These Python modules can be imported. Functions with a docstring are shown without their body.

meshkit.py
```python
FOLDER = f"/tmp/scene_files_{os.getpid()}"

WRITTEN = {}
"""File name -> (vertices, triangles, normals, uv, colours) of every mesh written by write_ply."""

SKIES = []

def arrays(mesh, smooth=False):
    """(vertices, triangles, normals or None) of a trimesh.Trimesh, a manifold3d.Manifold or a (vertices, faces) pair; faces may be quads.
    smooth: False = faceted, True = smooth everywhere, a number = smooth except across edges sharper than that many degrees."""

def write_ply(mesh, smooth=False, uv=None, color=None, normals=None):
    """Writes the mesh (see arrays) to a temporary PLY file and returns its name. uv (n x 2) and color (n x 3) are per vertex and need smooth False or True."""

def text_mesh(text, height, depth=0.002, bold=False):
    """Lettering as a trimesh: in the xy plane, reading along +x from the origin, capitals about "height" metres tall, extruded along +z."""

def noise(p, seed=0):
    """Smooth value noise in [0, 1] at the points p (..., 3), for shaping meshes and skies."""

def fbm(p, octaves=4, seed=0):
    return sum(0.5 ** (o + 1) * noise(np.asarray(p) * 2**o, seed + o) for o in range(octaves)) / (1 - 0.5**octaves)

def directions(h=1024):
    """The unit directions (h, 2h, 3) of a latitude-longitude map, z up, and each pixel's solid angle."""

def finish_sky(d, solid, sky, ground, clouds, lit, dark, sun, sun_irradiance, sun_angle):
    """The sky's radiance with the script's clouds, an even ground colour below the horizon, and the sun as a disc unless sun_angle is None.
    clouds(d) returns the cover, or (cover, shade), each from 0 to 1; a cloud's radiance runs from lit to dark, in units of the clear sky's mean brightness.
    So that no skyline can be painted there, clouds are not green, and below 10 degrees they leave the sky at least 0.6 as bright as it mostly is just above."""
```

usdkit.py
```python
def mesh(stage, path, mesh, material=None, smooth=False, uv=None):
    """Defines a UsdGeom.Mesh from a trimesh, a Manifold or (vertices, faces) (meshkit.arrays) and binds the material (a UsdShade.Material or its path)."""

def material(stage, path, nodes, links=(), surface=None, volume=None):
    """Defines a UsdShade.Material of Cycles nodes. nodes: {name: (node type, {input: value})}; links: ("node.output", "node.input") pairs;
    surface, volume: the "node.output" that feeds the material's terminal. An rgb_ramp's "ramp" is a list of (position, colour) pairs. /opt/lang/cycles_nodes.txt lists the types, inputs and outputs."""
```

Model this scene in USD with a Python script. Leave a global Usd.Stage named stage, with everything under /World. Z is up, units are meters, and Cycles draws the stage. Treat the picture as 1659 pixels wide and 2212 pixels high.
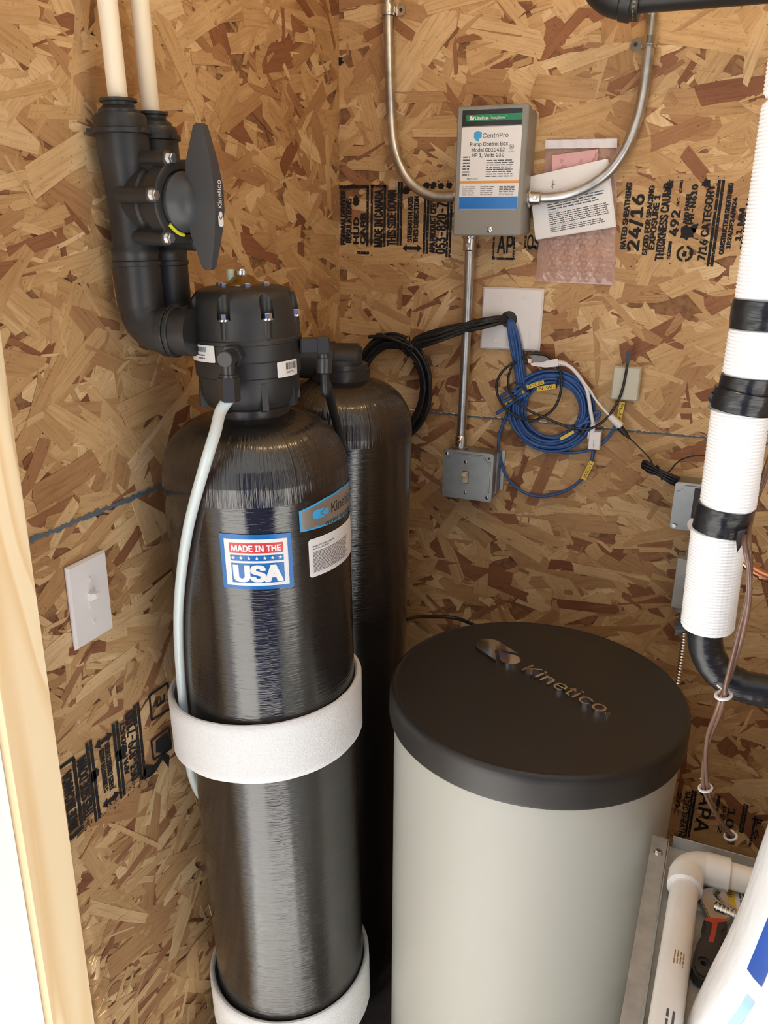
import math
import numpy as np, trimesh, manifold3d, shapely, usdkit, meshkit
from shapely import geometry as sg, affinity
from pxr import Usd, UsdGeom, UsdLux, UsdShade, Gf, Sdf

stage = Usd.Stage.CreateInMemory()
UsdGeom.SetStageUpAxis(stage, "Z"); UsdGeom.SetStageMetersPerUnit(stage, 1.0)
UsdGeom.Xform.Define(stage, "/World"); UsdGeom.Scope.Define(stage, "/World/Looks")
RNG = np.random.default_rng(7)

# ------------------------------------------------------------------ camera, sky, lamp, exposure
W, H = 1659, 2212
YAW, PITCH, ROLL, FL = math.radians(21.666), math.radians(18.535), math.radians(.8908), 1714.26
CAM = np.array([.70717, -1.51427, 1.54])
EXPOSURE = .40
_f = np.array([-math.sin(YAW)*math.cos(PITCH), math.cos(YAW)*math.cos(PITCH), -math.sin(PITCH)])
_r = np.array([math.cos(YAW), math.sin(YAW), 0.]); _u = np.cross(_r, _f)
CR = _r*math.cos(ROLL)+_u*math.sin(ROLL); CU = -_r*math.sin(ROLL)+_u*math.cos(ROLL); CF = _f
cam = UsdGeom.Camera.Define(stage, "/World/camera")
cam.CreateHorizontalApertureAttr(36.0); cam.CreateVerticalApertureAttr(48.0); cam.CreateFocalLengthAttr(36.0*FL/W)
cam.CreateClippingRangeAttr(Gf.Vec2f(.02, 500)); cam.CreateExposureAttr(EXPOSURE)
cam.AddTransformOp().Set(Gf.Matrix4d(*CR, 0, *CU, 0, *(-CF), 0, *CAM, 1))

SKY_STRENGTH = .13
sky = UsdLux.DomeLight.Define(stage, "/World/sky")
skym = usdkit.material(stage, "/World/Looks/sky", {
    "s": ("sky_texture", {"sky_type": "multiple_scattering", "sun_disc": False, "sun_elevation": .75, "sun_rotation": 2.2}),
    "t": ("texture_coordinate", {}), "n": ("noise_texture", {"scale": 2.2, "detail": 6., "roughness": .6}),
    "r": ("rgb_ramp", {"ramp": [(0, (0, 0, 0)), (.30, (0, 0, 0)), (.46, (1, 1, 1)), (1, (1, 1, 1))]}),
    "m": ("mix_color", {"b": (6.2, 6.0, 5.7), "use_clamp": False}),
    "b": ("background_shader", {"strength": SKY_STRENGTH})},
    [("t.generated", "n.vector"), ("n.fac", "r.fac"), ("r.color", "m.fac"), ("s.color", "m.a"), ("m.result", "b.color")], surface="b.background")
UsdShade.MaterialBindingAPI.Apply(sky.GetPrim()).Bind(skym)
unit0 = lambda q: np.array(q)/np.linalg.norm(q)
SUN_STRENGTH = 48000.0
sun = UsdLux.DistantLight.Define(stage, "/World/sun"); sun.CreateAngleAttr(.6); sun.CreateIntensityAttr(SUN_STRENGTH); sun.CreateColorAttr(Gf.Vec3f(1., .97, .93))
sun_to = unit_ = unit0([.05, -.06, .99]); sx_ = np.cross([0, 0, 1.], sun_to); sx_ /= np.linalg.norm(sx_); sy_ = np.cross(sun_to, sx_)
sun.AddTransformOp().Set(Gf.Matrix4d(*sx_, 0, *sy_, 0, *sun_to, 0, 0, 0, 5, 1))
UNSEEN_BULB = .8  # strength of the out-of-view bulb that gives the domes warm glints

# ------------------------------------------------------------------ geometry of the view: pixel -> point on a known plane
def ray(u, v): return CF+CR*((u-W/2)/FL)-CU*((v-H/2)/FL)
def on(u, v, axis, val):
    d = ray(u, v); return CAM+d*((val-CAM[axis])/d[axis])
def B(u, v, d=0.): return on(u, v, 1, -d)          # back wall, d in front of it
def L(u, v, d=0.): return on(u, v, 0, d)           # left wall
def unit(x): x = np.asarray(x, float); return x/np.linalg.norm(x)

# ------------------------------------------------------------------ scene helpers
used = {}
def numbered(parent, name):
    k = (parent, name); n = used.get(k, 0); used[k] = n+1
    return f"{parent}/{name}" + (f"_{n:03d}" if n else "")
ORG = {}
def data(p, **kw):
    for k, v in kw.items():
        if v is not None: p.SetCustomDataByKey(k, v)
def thing(name, label, cat, loc=(0, 0, 0), group=None, kind=None):
    path = numbered("/World", name); x = UsdGeom.Xform.Define(stage, path)
    x.AddTranslateOp().Set(Gf.Vec3d(*map(float, loc))); ORG[path] = np.array(loc, float)
    data(x.GetPrim(), label=label, category=cat, group=group, kind=kind); return path
def raw(mesh):
    if hasattr(mesh, "to_mesh"):
        m = mesh.to_mesh(); return np.array(m.vert_properties[:, :3], float), np.array(m.tri_verts)
    if isinstance(mesh, trimesh.Trimesh): return np.array(mesh.vertices), np.array(mesh.faces)
    v, f = mesh; f = np.asarray(f)
    if f.shape[1] == 4: f = np.vstack([f[:, [0, 1, 2]], f[:, [0, 2, 3]]])
    return np.asarray(v, float), f
def join(*ms):
    V, F, n = [], [], 0
    for m in ms:
        v, f = raw(m); V.append(v); F.append(f+n); n += len(v)
    return np.vstack(V), np.vstack(F)
def part(name, mesh, mat, parent, label=None, smooth=35, kind=None, uv=None):
    v, f = raw(mesh); path = numbered(parent, name); org = ORG[parent]
    usdkit.mesh(stage, path, (v-org, f), mat, smooth=(False if uv is not None and smooth is False else smooth) if uv is None else (smooth if smooth in (True, False) else True), uv=uv)
    ORG[path] = org; data(stage.GetPrimAtPath(path), label=label, kind=kind); return path
def solo(name, label, cat, mesh, mat, smooth=35, group=None, kind=None, uv=None):
    v, f = raw(mesh); path = numbered("/World", name); org = np.array([*((v.min(0)+v.max(0))/2)[:2], v[:, 2].min()])
    m = usdkit.mesh(stage, path, (v-org, f), mat, smooth=smooth, uv=uv); m.AddTranslateOp().Set(Gf.Vec3d(*org)); ORG[path] = org
    data(m.GetPrim(), label=label, category=cat, group=group, kind=kind); return path

# ------------------------------------------------------------------ shape helpers
def basis(d):
    d = unit(d); h = np.array([0, 0, 1.]) if abs(d[2]) < .9 else np.array([1., 0, 0])
    e1 = unit(np.cross(h, d)); return e1, np.cross(d, e1), d
def spline(pts, k=8):
    P = np.asarray(pts, float); Q = np.vstack([2*P[0]-P[1], P, 2*P[-1]-P[-2]]); out = []
    for i in range(1, len(Q)-2):
        p0, p1, p2, p3 = Q[i-1:i+3]
        for t in np.linspace(0, 1, k, endpoint=False):
            out.append(.5*(2*p1+(p2-p0)*t+(2*p0-5*p1+4*p2-p3)*t*t+(3*p1-p0-3*p2+p3)*t**3))
    out.append(P[-1]); return np.array(out)
def tube(pts, r, n=10, k=6, smooth=True):
    P = spline(pts, k) if smooth and len(pts) > 2 else np.asarray(pts, float)
    T = np.gradient(P, axis=0); T /= np.maximum(np.linalg.norm(T, axis=1, keepdims=True), 1e-9)
    e = basis(T[0])[0]; R = np.broadcast_to(np.interp(np.linspace(0, 1, len(P)), np.linspace(0, 1, np.size(r)), np.atleast_1d(r)), len(P))
    th = np.linspace(0, 2*np.pi, n, endpoint=False); V = []
    for p, t, rr in zip(P, T, R):
        e = unit(e-t*(e@t)); g = np.cross(t, e); V.append(p+rr*(np.cos(th)[:, None]*e+np.sin(th)[:, None]*g))
    m = len(P); V = np.vstack(V+[P[:1], P[-1:]]); F = []
    i = np.arange(m-1)[:, None]*n; j = np.arange(n)[None]; a = (i+j).ravel(); b = (i+(j+1) % n).ravel()
    F = np.vstack([np.stack([a, b, b+n], 1), np.stack([a, b+n, a+n], 1)])
    jj = np.arange(n); F = np.vstack([F, np.stack([(jj+1) % n, jj, np.full(n, m*n)], 1), np.stack([(m-1)*n+jj, (m-1)*n+(jj+1) % n, np.full(n, m*n+1)], 1)])
    return V, F
def lathe(prof, o, d, n=64, e1=None, closed=True):
    """prof: (radius, height along d); the ends are closed with caps."""
    e1_, e2, d = basis(d)
    if e1 is not None: e1_ = unit(np.asarray(e1)-d*(np.asarray(e1)@d)); e2 = np.cross(d, e1_)
    th = np.linspace(0, 2*np.pi, n, endpoint=False); prof = np.array(prof, float)
    ring = np.cos(th)[:, None]*e1_+np.sin(th)[:, None]*e2
    V = np.vstack([np.asarray(o)+h*d+max(r, 1e-5)*ring for r, h in prof]); m = len(prof)
    i = np.arange(m-1)[:, None]*n; j = np.arange(n)[None]; a = (i+j).ravel(); b = (i+(j+1) % n).ravel()
    F = np.vstack([np.stack([a, b, b+n], 1), np.stack([a, b+n, a+n], 1)])
    if closed:
        V = np.vstack([V, [np.asarray(o)+prof[0, 1]*d, np.asarray(o)+prof[-1, 1]*d]]); jj = np.arange(n)
        F = np.vstack([F, np.stack([(jj+1) % n, jj, np.full(n, m*n)], 1), np.stack([(m-1)*n+jj, (m-1)*n+(jj+1) % n, np.full(n, m*n+1)], 1)])
    return V, F
def cyl(a, b, r, n=24, ch=0., r2=None):
    a, b = np.asarray(a, float), np.asarray(b, float); l = np.linalg.norm(b-a); r2 = r if r2 is None else r2
    p = [(r-ch, 0), (r, ch), (r2, l-ch), (r2-ch, l)] if ch else [(r, 0), (r2, l)]
    return lathe(p, a, b-a, n)
def hexnut(a, b, r, ch=.0008): return cyl(a, b, r, 6, ch)
def hull(pts): return trimesh.convex.convex_hull(np.asarray(pts, float))
def cbox(c, s, ch=.001, R=None):
    """box with chamfered edges, centre c, size s, R rows = axes"""
    h = np.array(s, float)/2; ch = min(ch, h.min()*.9); P = []
    for sx in (-1, 1):
        for sy in (-1, 1):
            for sz in (-1, 1):
                for k in range(3):
                    q = h-ch; q[k] = h[k]; P.append(q*[sx, sy, sz])
    P = np.array(P)
    return hull(np.asarray(c)+(P@np.asarray(R) if R is not None else P))
def bx(lo, hi, ch=.001): lo, hi = np.array(lo, float), np.array(hi, float); return cbox((lo+hi)/2, hi-lo, ch)
def man(mesh):
    v, f = raw(mesh); m = trimesh.Trimesh(v, f, process=True)
    if m.volume < 0: m.invert()
    return manifold3d.Manifold(manifold3d.Mesh(np.asarray(m.vertices, np.float32), np.asarray(m.faces, np.uint32)))
class Fr:
    def __init__(s, o, ex, ey, en=None):
        s.o = np.asarray(o, float); s.ex = unit(ex); s.ey = unit(np.asarray(ey)-s.ex*(np.asarray(ey)@s.ex)); s.en = np.cross(s.ex, s.ey) if en is None else unit(en)
    def __call__(s, mesh, dz=0.):
        v, f = raw(mesh); return s.o+v[:, :1]*s.ex+v[:, 1:2]*s.ey+(v[:, 2:3]+dz)*s.en, f
    def p(s, x, y, z=0.): return s.o+x*s.ex+y*s.ey+z*s.en
def ext(poly, h):
    gs = [g for g in getattr(poly, "geoms", [poly]) if g.geom_type == "Polygon" and g.area > 1e-12]
    return join(*[trimesh.creation.extrude_polygon(g, h, engine="earcut") for g in gs])
def rrect(x0, y0, x1, y1, r): return sg.box(x0+r, y0+r, x1-r, y1-r).buffer(r, quad_segs=5) if r else sg.box(x0, y0, x1, y1)
def text(s, x0, y0, h, w=None, bold=False, depth=.00015, center=False, italic=0.):
    m = meshkit.text_mesh(s, 1., 1., bold); v = np.array(m.vertices); lo, hi = v[:, 0].min(), v[:, 0].max()
    v[:, 0] -= lo; v[:, 0] *= (w/(hi-lo) if w else h); v[:, 1] *= h; v[:, 2] *= depth; v[:, 0] += italic*v[:, 1]
    v[:, 0] += x0-((v[:, 0].max())/2 if center else 0); v[:, 1] += y0
    return v, np.array(m.faces)
def flat(v_f, z):
    v, f = raw(v_f); v = v.copy(); v[:, 2] += z; return v, f
def scribble(x0, y0, x1, y1, rows, rng, fill=.85, depth=.00012, th=.42):
    """rows of word-sized dashes: print too small to read"""
    out = []; dy = (y1-y0)/rows
    for i in range(rows):
        y = y1-(i+.75)*dy; x = x0; end = x0+(x1-x0)*(fill+(1-fill)*rng.random())
        while x < end:
            w = min(dy*(1.+2.6*rng.random()), end-x); out.append(ext(sg.box(x, y, x+w, y+dy*th), depth)); x += w+dy*.45
    return join(*out)
def blob(cx, cy, rx, ry, rng, n=18, j=.3):
    t = np.linspace(0, 2*np.pi, n, endpoint=False); k = 1+j*(rng.random(n)-.5)*2
    return sg.Polygon(np.stack([cx+rx*k*np.cos(t), cy+ry*k*np.sin(t)], 1)).buffer(0)
def logo(r):
    """pill with a chevron notch and a drop lying in the notch; returns the two outlines"""
    t = np.linspace(-2.35, 2.35, 20)
    drop = sg.Polygon([(1.05*r, 0.)]+[(2.3*r+.72*r*math.cos(a), .72*r*math.sin(a)) for a in t]).buffer(0)
    pill = sg.Point(0, 0).buffer(r).union(sg.Polygon([(0, r), (2.0*r, r), (2.25*r, .85*r), (0.6*r, 0), (2.25*r, -.85*r), (2.0*r, -r), (0, -r)]))
    return pill.difference(drop.buffer(.28*r)).buffer(0), drop

# ------------------------------------------------------------------ materials
def M(name, col, rough=.5, metal=0., bump=None, var=None, spec=.5, coat=0., extra=None):
    """bump: (scale or xyz scale, strength, distance); var: (scale, darker colour, low, high)"""
    N = {"p": ("principled_bsdf", {"base_color": col, "roughness": rough, "metallic": metal, "specular_ior_level": spec, "coat_weight": coat, **(extra or {})}), "t": ("texture_coordinate", {})}; K = []
    if bump:
        sc = (bump[0],)*3 if np.ndim(bump[0]) == 0 else bump[0]
        N["bm"] = ("mapping", {"scale": sc}); N["bn"] = ("noise_texture", {"scale": 1., "detail": 4.}); N["b"] = ("bump", {"strength": bump[1], "distance": bump[2]})
        K += [("t.object", "bm.vector"), ("bm.vector", "bn.vector"), ("bn.fac", "b.height"), ("b.normal", "p.normal")]
    if var:
        sc = (var[0],)*3 if np.ndim(var[0]) == 0 else var[0]
        N["vm"] = ("mapping", {"scale": sc}); N["vn"] = ("noise_texture", {"scale": 1., "detail": 5., "roughness": .65}); N["vr"] = ("rgb_ramp", {"ramp": [(0, var[1]), (var[2], var[1]), (var[3], col), (1, col)]})
        K += [("t.object", "vm.vector"), ("vm.vector", "vn.vector"), ("vn.fac", "vr.fac"), ("vr.color", "p.base_color")]
    return usdkit.material(stage, f"/World/Looks/{name}", N, K, surface="p.BSDF")
OSB_RAMP = [(0, (.235, .095, .045)), (.08, (.31, .14, .066)), (.13, (.415, .23, .105)), (.30, (.49, .30, .138)), (.50, (.56, .36, .170)), (.72, (.625, .42, .208)), (.9, (.69, .49, .262)), (1, (.75, .56, .325))]
osb = usdkit.material(stage, "/World/Looks/osb_strand", {
    "t": ("texture_coordinate", {}), "x": ("separate_xyz", {}), "fl": ("math", {"math_type": "floor"}), "w": ("white_noise_texture", {"dimensions": "1D"}),
    "r": ("rgb_ramp", {"ramp": OSB_RAMP}), "gm": ("mapping", {"scale": (14., 9., 1.)}), "g": ("noise_texture", {"scale": 1., "detail": 6., "roughness": .62, "distortion": .4}),
    "fm": ("mapping", {"scale": (55., 40., 1.)}), "f": ("noise_texture", {"scale": 1., "detail": 3.}),
    "gr": ("rgb_ramp", {"ramp": [(0, (.56, .45, .37)), (.34, (.78, .71, .64)), (.50, (.97, .95, .93)), (.7, (1.06, 1.06, 1.05)), (1, (1.1, 1.1, 1.08))]}), "hm": ("mapping", {"scale": (38., 34., 1.)}), "hn": ("noise_texture", {"scale": 1., "detail": 5., "roughness": .7, "distortion": .8}), "hr": ("rgb_ramp", {"ramp": [(0, (.60, .50, .42)), (.33, (.70, .60, .52)), (.43, (1, 1, 1)), (1, (1, 1, 1))]}), "m4": ("mix_color", {"blend_type": "multiply", "fac": .6}),
    "m1": ("mix_color", {"blend_type": "multiply", "fac": .9}),
    "om": ("mapping", {"scale": (260., 260., 260.)}), "sp": ("noise_texture", {"scale": 1., "detail": 2.}), "sr": ("rgb_ramp", {"ramp": [(0, (.25, .17, .1)), (.27, (.25, .17, .1)), (.33, (1, 1, 1)), (1, (1, 1, 1))]}),
    "m2": ("mix_color", {"blend_type": "multiply", "fac": .6}), "lm": ("mapping", {"scale": (7., 7., 7.)}), "ln": ("noise_texture", {"scale": 1., "detail": 4., "roughness": .6}), "lr": ("rgb_ramp", {"ramp": [(0, (.74, .66, .60)), (.34, (.82, .76, .70)), (.56, (1, 1, 1)), (1, (1, 1, 1))]}), "m3": ("mix_color", {"blend_type": "multiply", "fac": .75}),
    "b": ("bump", {"strength": .35, "distance": .0006}), "p": ("principled_bsdf", {"roughness": .62, "specular_ior_level": .3})},
    [("t.UV", "x.vector"), ("x.y", "fl.value1"), ("fl.value", "w.w"), ("w.value", "r.fac"), ("t.UV", "gm.vector"), ("gm.vector", "g.vector"), ("t.UV", "fm.vector"), ("fm.vector", "f.vector"),
     ("g.fac", "gr.fac"), ("r.color", "m1.a"), ("gr.color", "m1.b"), ("t.object", "om.vector"), ("om.vector", "sp.vector"), ("sp.fac", "sr.fac"), ("m1.result", "m2.a"), ("sr.color", "m2.b"),
     ("t.object", "lm.vector"), ("lm.vector", "ln.vector"), ("ln.fac", "lr.fac"), ("t.UV", "hm.vector"), ("hm.vector", "hn.vector"), ("hn.fac", "hr.fac"), ("m2.result", "m4.a"), ("hr.color", "m4.b"), ("m4.result", "m3.a"), ("lr.color", "m3.b"), ("m3.result", "p.base_color"), ("f.fac", "b.height"), ("b.normal", "p.normal")], surface="p.BSDF")
osb_core = M("osb_core", (.30, .15, .065), .8, bump=(120, .6, .001), var=(60, (.16, .07, .03), .35, .6))
ink = M("stamp_ink", (.018, .017, .018), .75, spec=.25)
blue_mark = M("blue_edge_paint", (.05, .12, .19), .8, var=(300, (.16, .13, .09), .42, .55))
def pine_mat():
    return usdkit.material(stage, "/World/Looks/pine", {
        "t": ("texture_coordinate", {}), "m": ("mapping", {"scale": (9., 9., .9)}), "n": ("noise_texture", {"scale": 1., "detail": 2., "distortion": .6}),
        "k": ("math", {"math_type": "multiply", "value2": 9.}), "fr": ("math", {"math_type": "fraction"}),
        "r": ("rgb_ramp", {"ramp": [(0, (.80, .65, .42)), (.6, (.78, .62, .39)), (.90, (.70, .49, .26)), (.95, (.75, .56, .33)), (1, (.80, .65, .42))]}),
        "p": ("principled_bsdf", {"roughness": .55})},
        [("t.object", "m.vector"), ("m.vector", "n.vector"), ("n.fac", "k.value1"), ("k.value", "fr.value1"), ("fr.value", "r.fac"), ("r.color", "p.base_color")], surface="p.BSDF")
pine = pine_mat()
white_paint = M("white_paint", (.86, .87, .88), .5)
concrete = M("concrete", (.34, .33, .31), .85, bump=(60, .3, .002), var=(8, (.24, .23, .22), .35, .6))
black_plastic = M("black_plastic", (.022, .021, .0205), .42, bump=(180, .12, .0006), var=(14, (.018, .018, .018), .4, .62))
black_smooth = M("black_smooth_plastic", (.028, .027, .027), .32)
grey_handle = M("charcoal_plastic", (.042, .044, .047), .42)
cable_black = M("black_cable", (.014, .014, .015), .38)
cable_blue = M("blue_cable", (.030, .095, .29), .40)
cable_white = M("white_cable", (.80, .79, .78), .42)
white_plastic = M("white_plastic", (.80, .77, .76), .33)
ivory = M("ivory_plastic", (.62, .54, .36), .4)
beige_plastic = M("beige_plastic", (.56, .53, .42), .5)
yellow_tag = M("yellow_tag", (.80, .56, .05), .55)
galv = M("galvanised_steel", (.62, .63, .62), .36, 1., var=(25, (.38, .39, .39), .35, .65))
galv_box = M("bright_galvanised_steel", (.40, .42, .42), .44, .9, var=(18, (.33, .35, .35), .35, .65))
galv_dull = M("dull_galvanised_sheet", (.50, .51, .49), .48, .35, bump=(40, .08, .001), var=(22, (.38, .39, .38), .38, .6))
steel = M("bright_steel", (.72, .71, .69), .22, 1.)
zinc = M("zinc_fitting", (.62, .61, .58), .25, 1.)
box_paint = M("grey_enamel", (.275, .265, .235), .42, var=(5, (.25, .245, .22), .35, .65))
label_white = M("label_white", (.80, .79, .78), .16, bump=(900, .10, .0003))
label_plain = M("sticker_white", (.78, .76, .74), .4)
label_black = M("label_black", (.010, .010, .011), .2)
label_green = M("label_green", (.010, .23, .085), .2)
label_blue = M("label_blue", (.012, .18, .58), .16)
label_orange = M("label_orange", (.78, .33, .07), .3)
print_grey = M("print_grey", (.10, .10, .105), .5)
print_black = M("print_black", (.02, .02, .02), .5)
usa_blue = M("usa_blue", (.008, .14, .44), .25)
usa_red = M("usa_red", (.62, .045, .05), .3)
brand_blue = M("brand_blue", (.05, .38, .72), .25)
brand_silver = M("brand_silver", (.58, .57, .55), .28, .85)
foam = M("white_foam", (.84, .84, .83), .9, bump=(330, .55, .0016), var=(300, (.76, .76, .76), .30, .5), spec=.2)
cpvc = M("cream_pipe", (.86, .76, .58), .35)
pvc = M("white_pvc", (.93, .92, .90), .32, var=(9, (.88, .85, .78), .36, .56))
wrap_white = M("white_insulation_wrap", (.96, .96, .95), .6)
tape_black = M("black_tape", (.016, .016, .018), .22, bump=((50, 50, 420), .45, .0012))
drum_grey = M("drum_greige", (.475, .463, .405), .5, bump=(60, .05, .0008))
lid_black = M("lid_black", (.027, .024, .0215), .40, bump=(420, .12, .0004))
chrome = M("chrome", (.78, .76, .75), .08, 1.)
copper = M("copper", (.80, .36, .20), .25, 1.)
brown_wire = M("brown_wire", (.17, .088, .058), .3, coat=.4)
red_rubber = M("red_rubber", (.50, .055, .025), .55)
grip_rubber = M("black_rubber_grip", (.035, .033, .032), .6, bump=(300, .2, .0006))
wrench_steel = M("satin_steel", (.50, .48, .45), .38, 1.)
amber = M("amber_plastic", (.85, .42, .06), .08, extra={"transmission_weight": .85})
pale_green = M("pale_green_plastic", (.45, .56, .42), .4)
valve_yellow = M("yellow_mark", (.72, .70, .03), .4)
bag_white = M("white_bag_film", (.90, .90, .91), .22, bump=((14, 14, 6), .5, .012))
bag_blue = M("blue_bag_print", (.02, .07, .30), .22)
bag_cyan = M("pale_blue_bag_print", (.30, .50, .60), .22)
paper = M("paper", (.80, .78, .77), .7)
bulb_mat = usdkit.material(stage, "/World/Looks/lit_bulb", {"e": ("emission", {"color": (1., .72, .42), "strength": 60.*UNSEEN_BULB})}, surface="e.emission")
tube_clear = M("milky_tube", (.74, .78, .78), .22, extra={"subsurface_weight": .3, "subsurface_scale": .004, "transmission_weight": .15})

def wound(name, hoop):
    """resin-bonded glass winding: fine ridges round the cylinder, slanting ridges on the dome (UV: angle, height)"""
    N = {"t": ("texture_coordinate", {}), "p": ("principled_bsdf", {"base_color": (.013, .011, .010), "roughness": .075, "specular_ior_level": .5, "ior": 1.8}), "b": ("bump", {"strength": 1., "distance": (.00065 if hoop else .0013)})}
    K = [("b.normal", "p.normal")]
    if hoop:
        N.update({"m": ("mapping", {"scale": (1.1, 300., 1.)}), "n": ("noise_texture", {"scale": 1., "detail": 3., "roughness": .7, "distortion": .15}), "c": ("mapping", {"scale": (5., 60., 1.)}), "n2": ("noise_texture", {"scale": 1., "detail": 2.}), "mm": ("math", {"math_type": "multiply_add", "value2": .4})})
        K += [("t.UV", "m.vector"), ("m.vector", "n.vector"), ("t.UV", "c.vector"), ("c.vector", "n2.vector"), ("n2.fac", "mm.value1"), ("n.fac", "mm.value3"), ("mm.value", "b.height")]
    else:
        N.update({"m": ("mapping", {"scale": (34., 3., 1.), "rotation": (0, 0, .5)}), "n": ("noise_texture", {"scale": 1., "detail": 3., "roughness": .65}), "c": ("mapping", {"scale": (34., 3., 1.), "rotation": (0, 0, -.6)}), "n2": ("noise_texture", {"scale": 1., "detail": 3., "roughness": .65}),
                  "pm": ("mapping", {"scale": (1.6, 4., 1.)}), "pn": ("noise_texture", {"scale": 1., "detail": 1.}), "pr": ("rgb_ramp", {"ramp": [(0, (0, 0, 0)), (.47, (0, 0, 0)), (.53, (1, 1, 1)), (1, (1, 1, 1))]}), "mx": ("mix_float", {})})
        K += [("t.UV", "m.vector"), ("m.vector", "n.vector"), ("t.UV", "c.vector"), ("c.vector", "n2.vector"), ("t.UV", "pm.vector"), ("pm.vector", "pn.vector"), ("pn.fac", "pr.fac"), ("pr.color", "mx.fac"), ("n.fac", "mx.a"), ("n2.fac", "mx.b"), ("mx.result", "b.height")]
    return usdkit.material(stage, f"/World/Looks/{name}", N, K, surface="p.BSDF")
wound_hoop, wound_dome = wound("wound_hoop", True), wound("wound_dome", False)
bubble = usdkit.material(stage, "/World/Looks/pink_bubble_film", {"tr": ("transparent_bsdf", {"color": (.95, .86, .85)}), "g": ("principled_bsdf", {"base_color": (.76, .53, .44), "roughness": .06, "specular_ior_level": 1., "coat_weight": .6}), "m": ("mix_closure", {"fac": .36})},
                         [("tr.BSDF", "m.closure1"), ("g.BSDF", "m.closure2")], surface="m.closure")
pink_film = M("pink_film", (.66, .36, .36), .25)
strip_film = M("white_film", (.72, .68, .70), .25)

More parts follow.
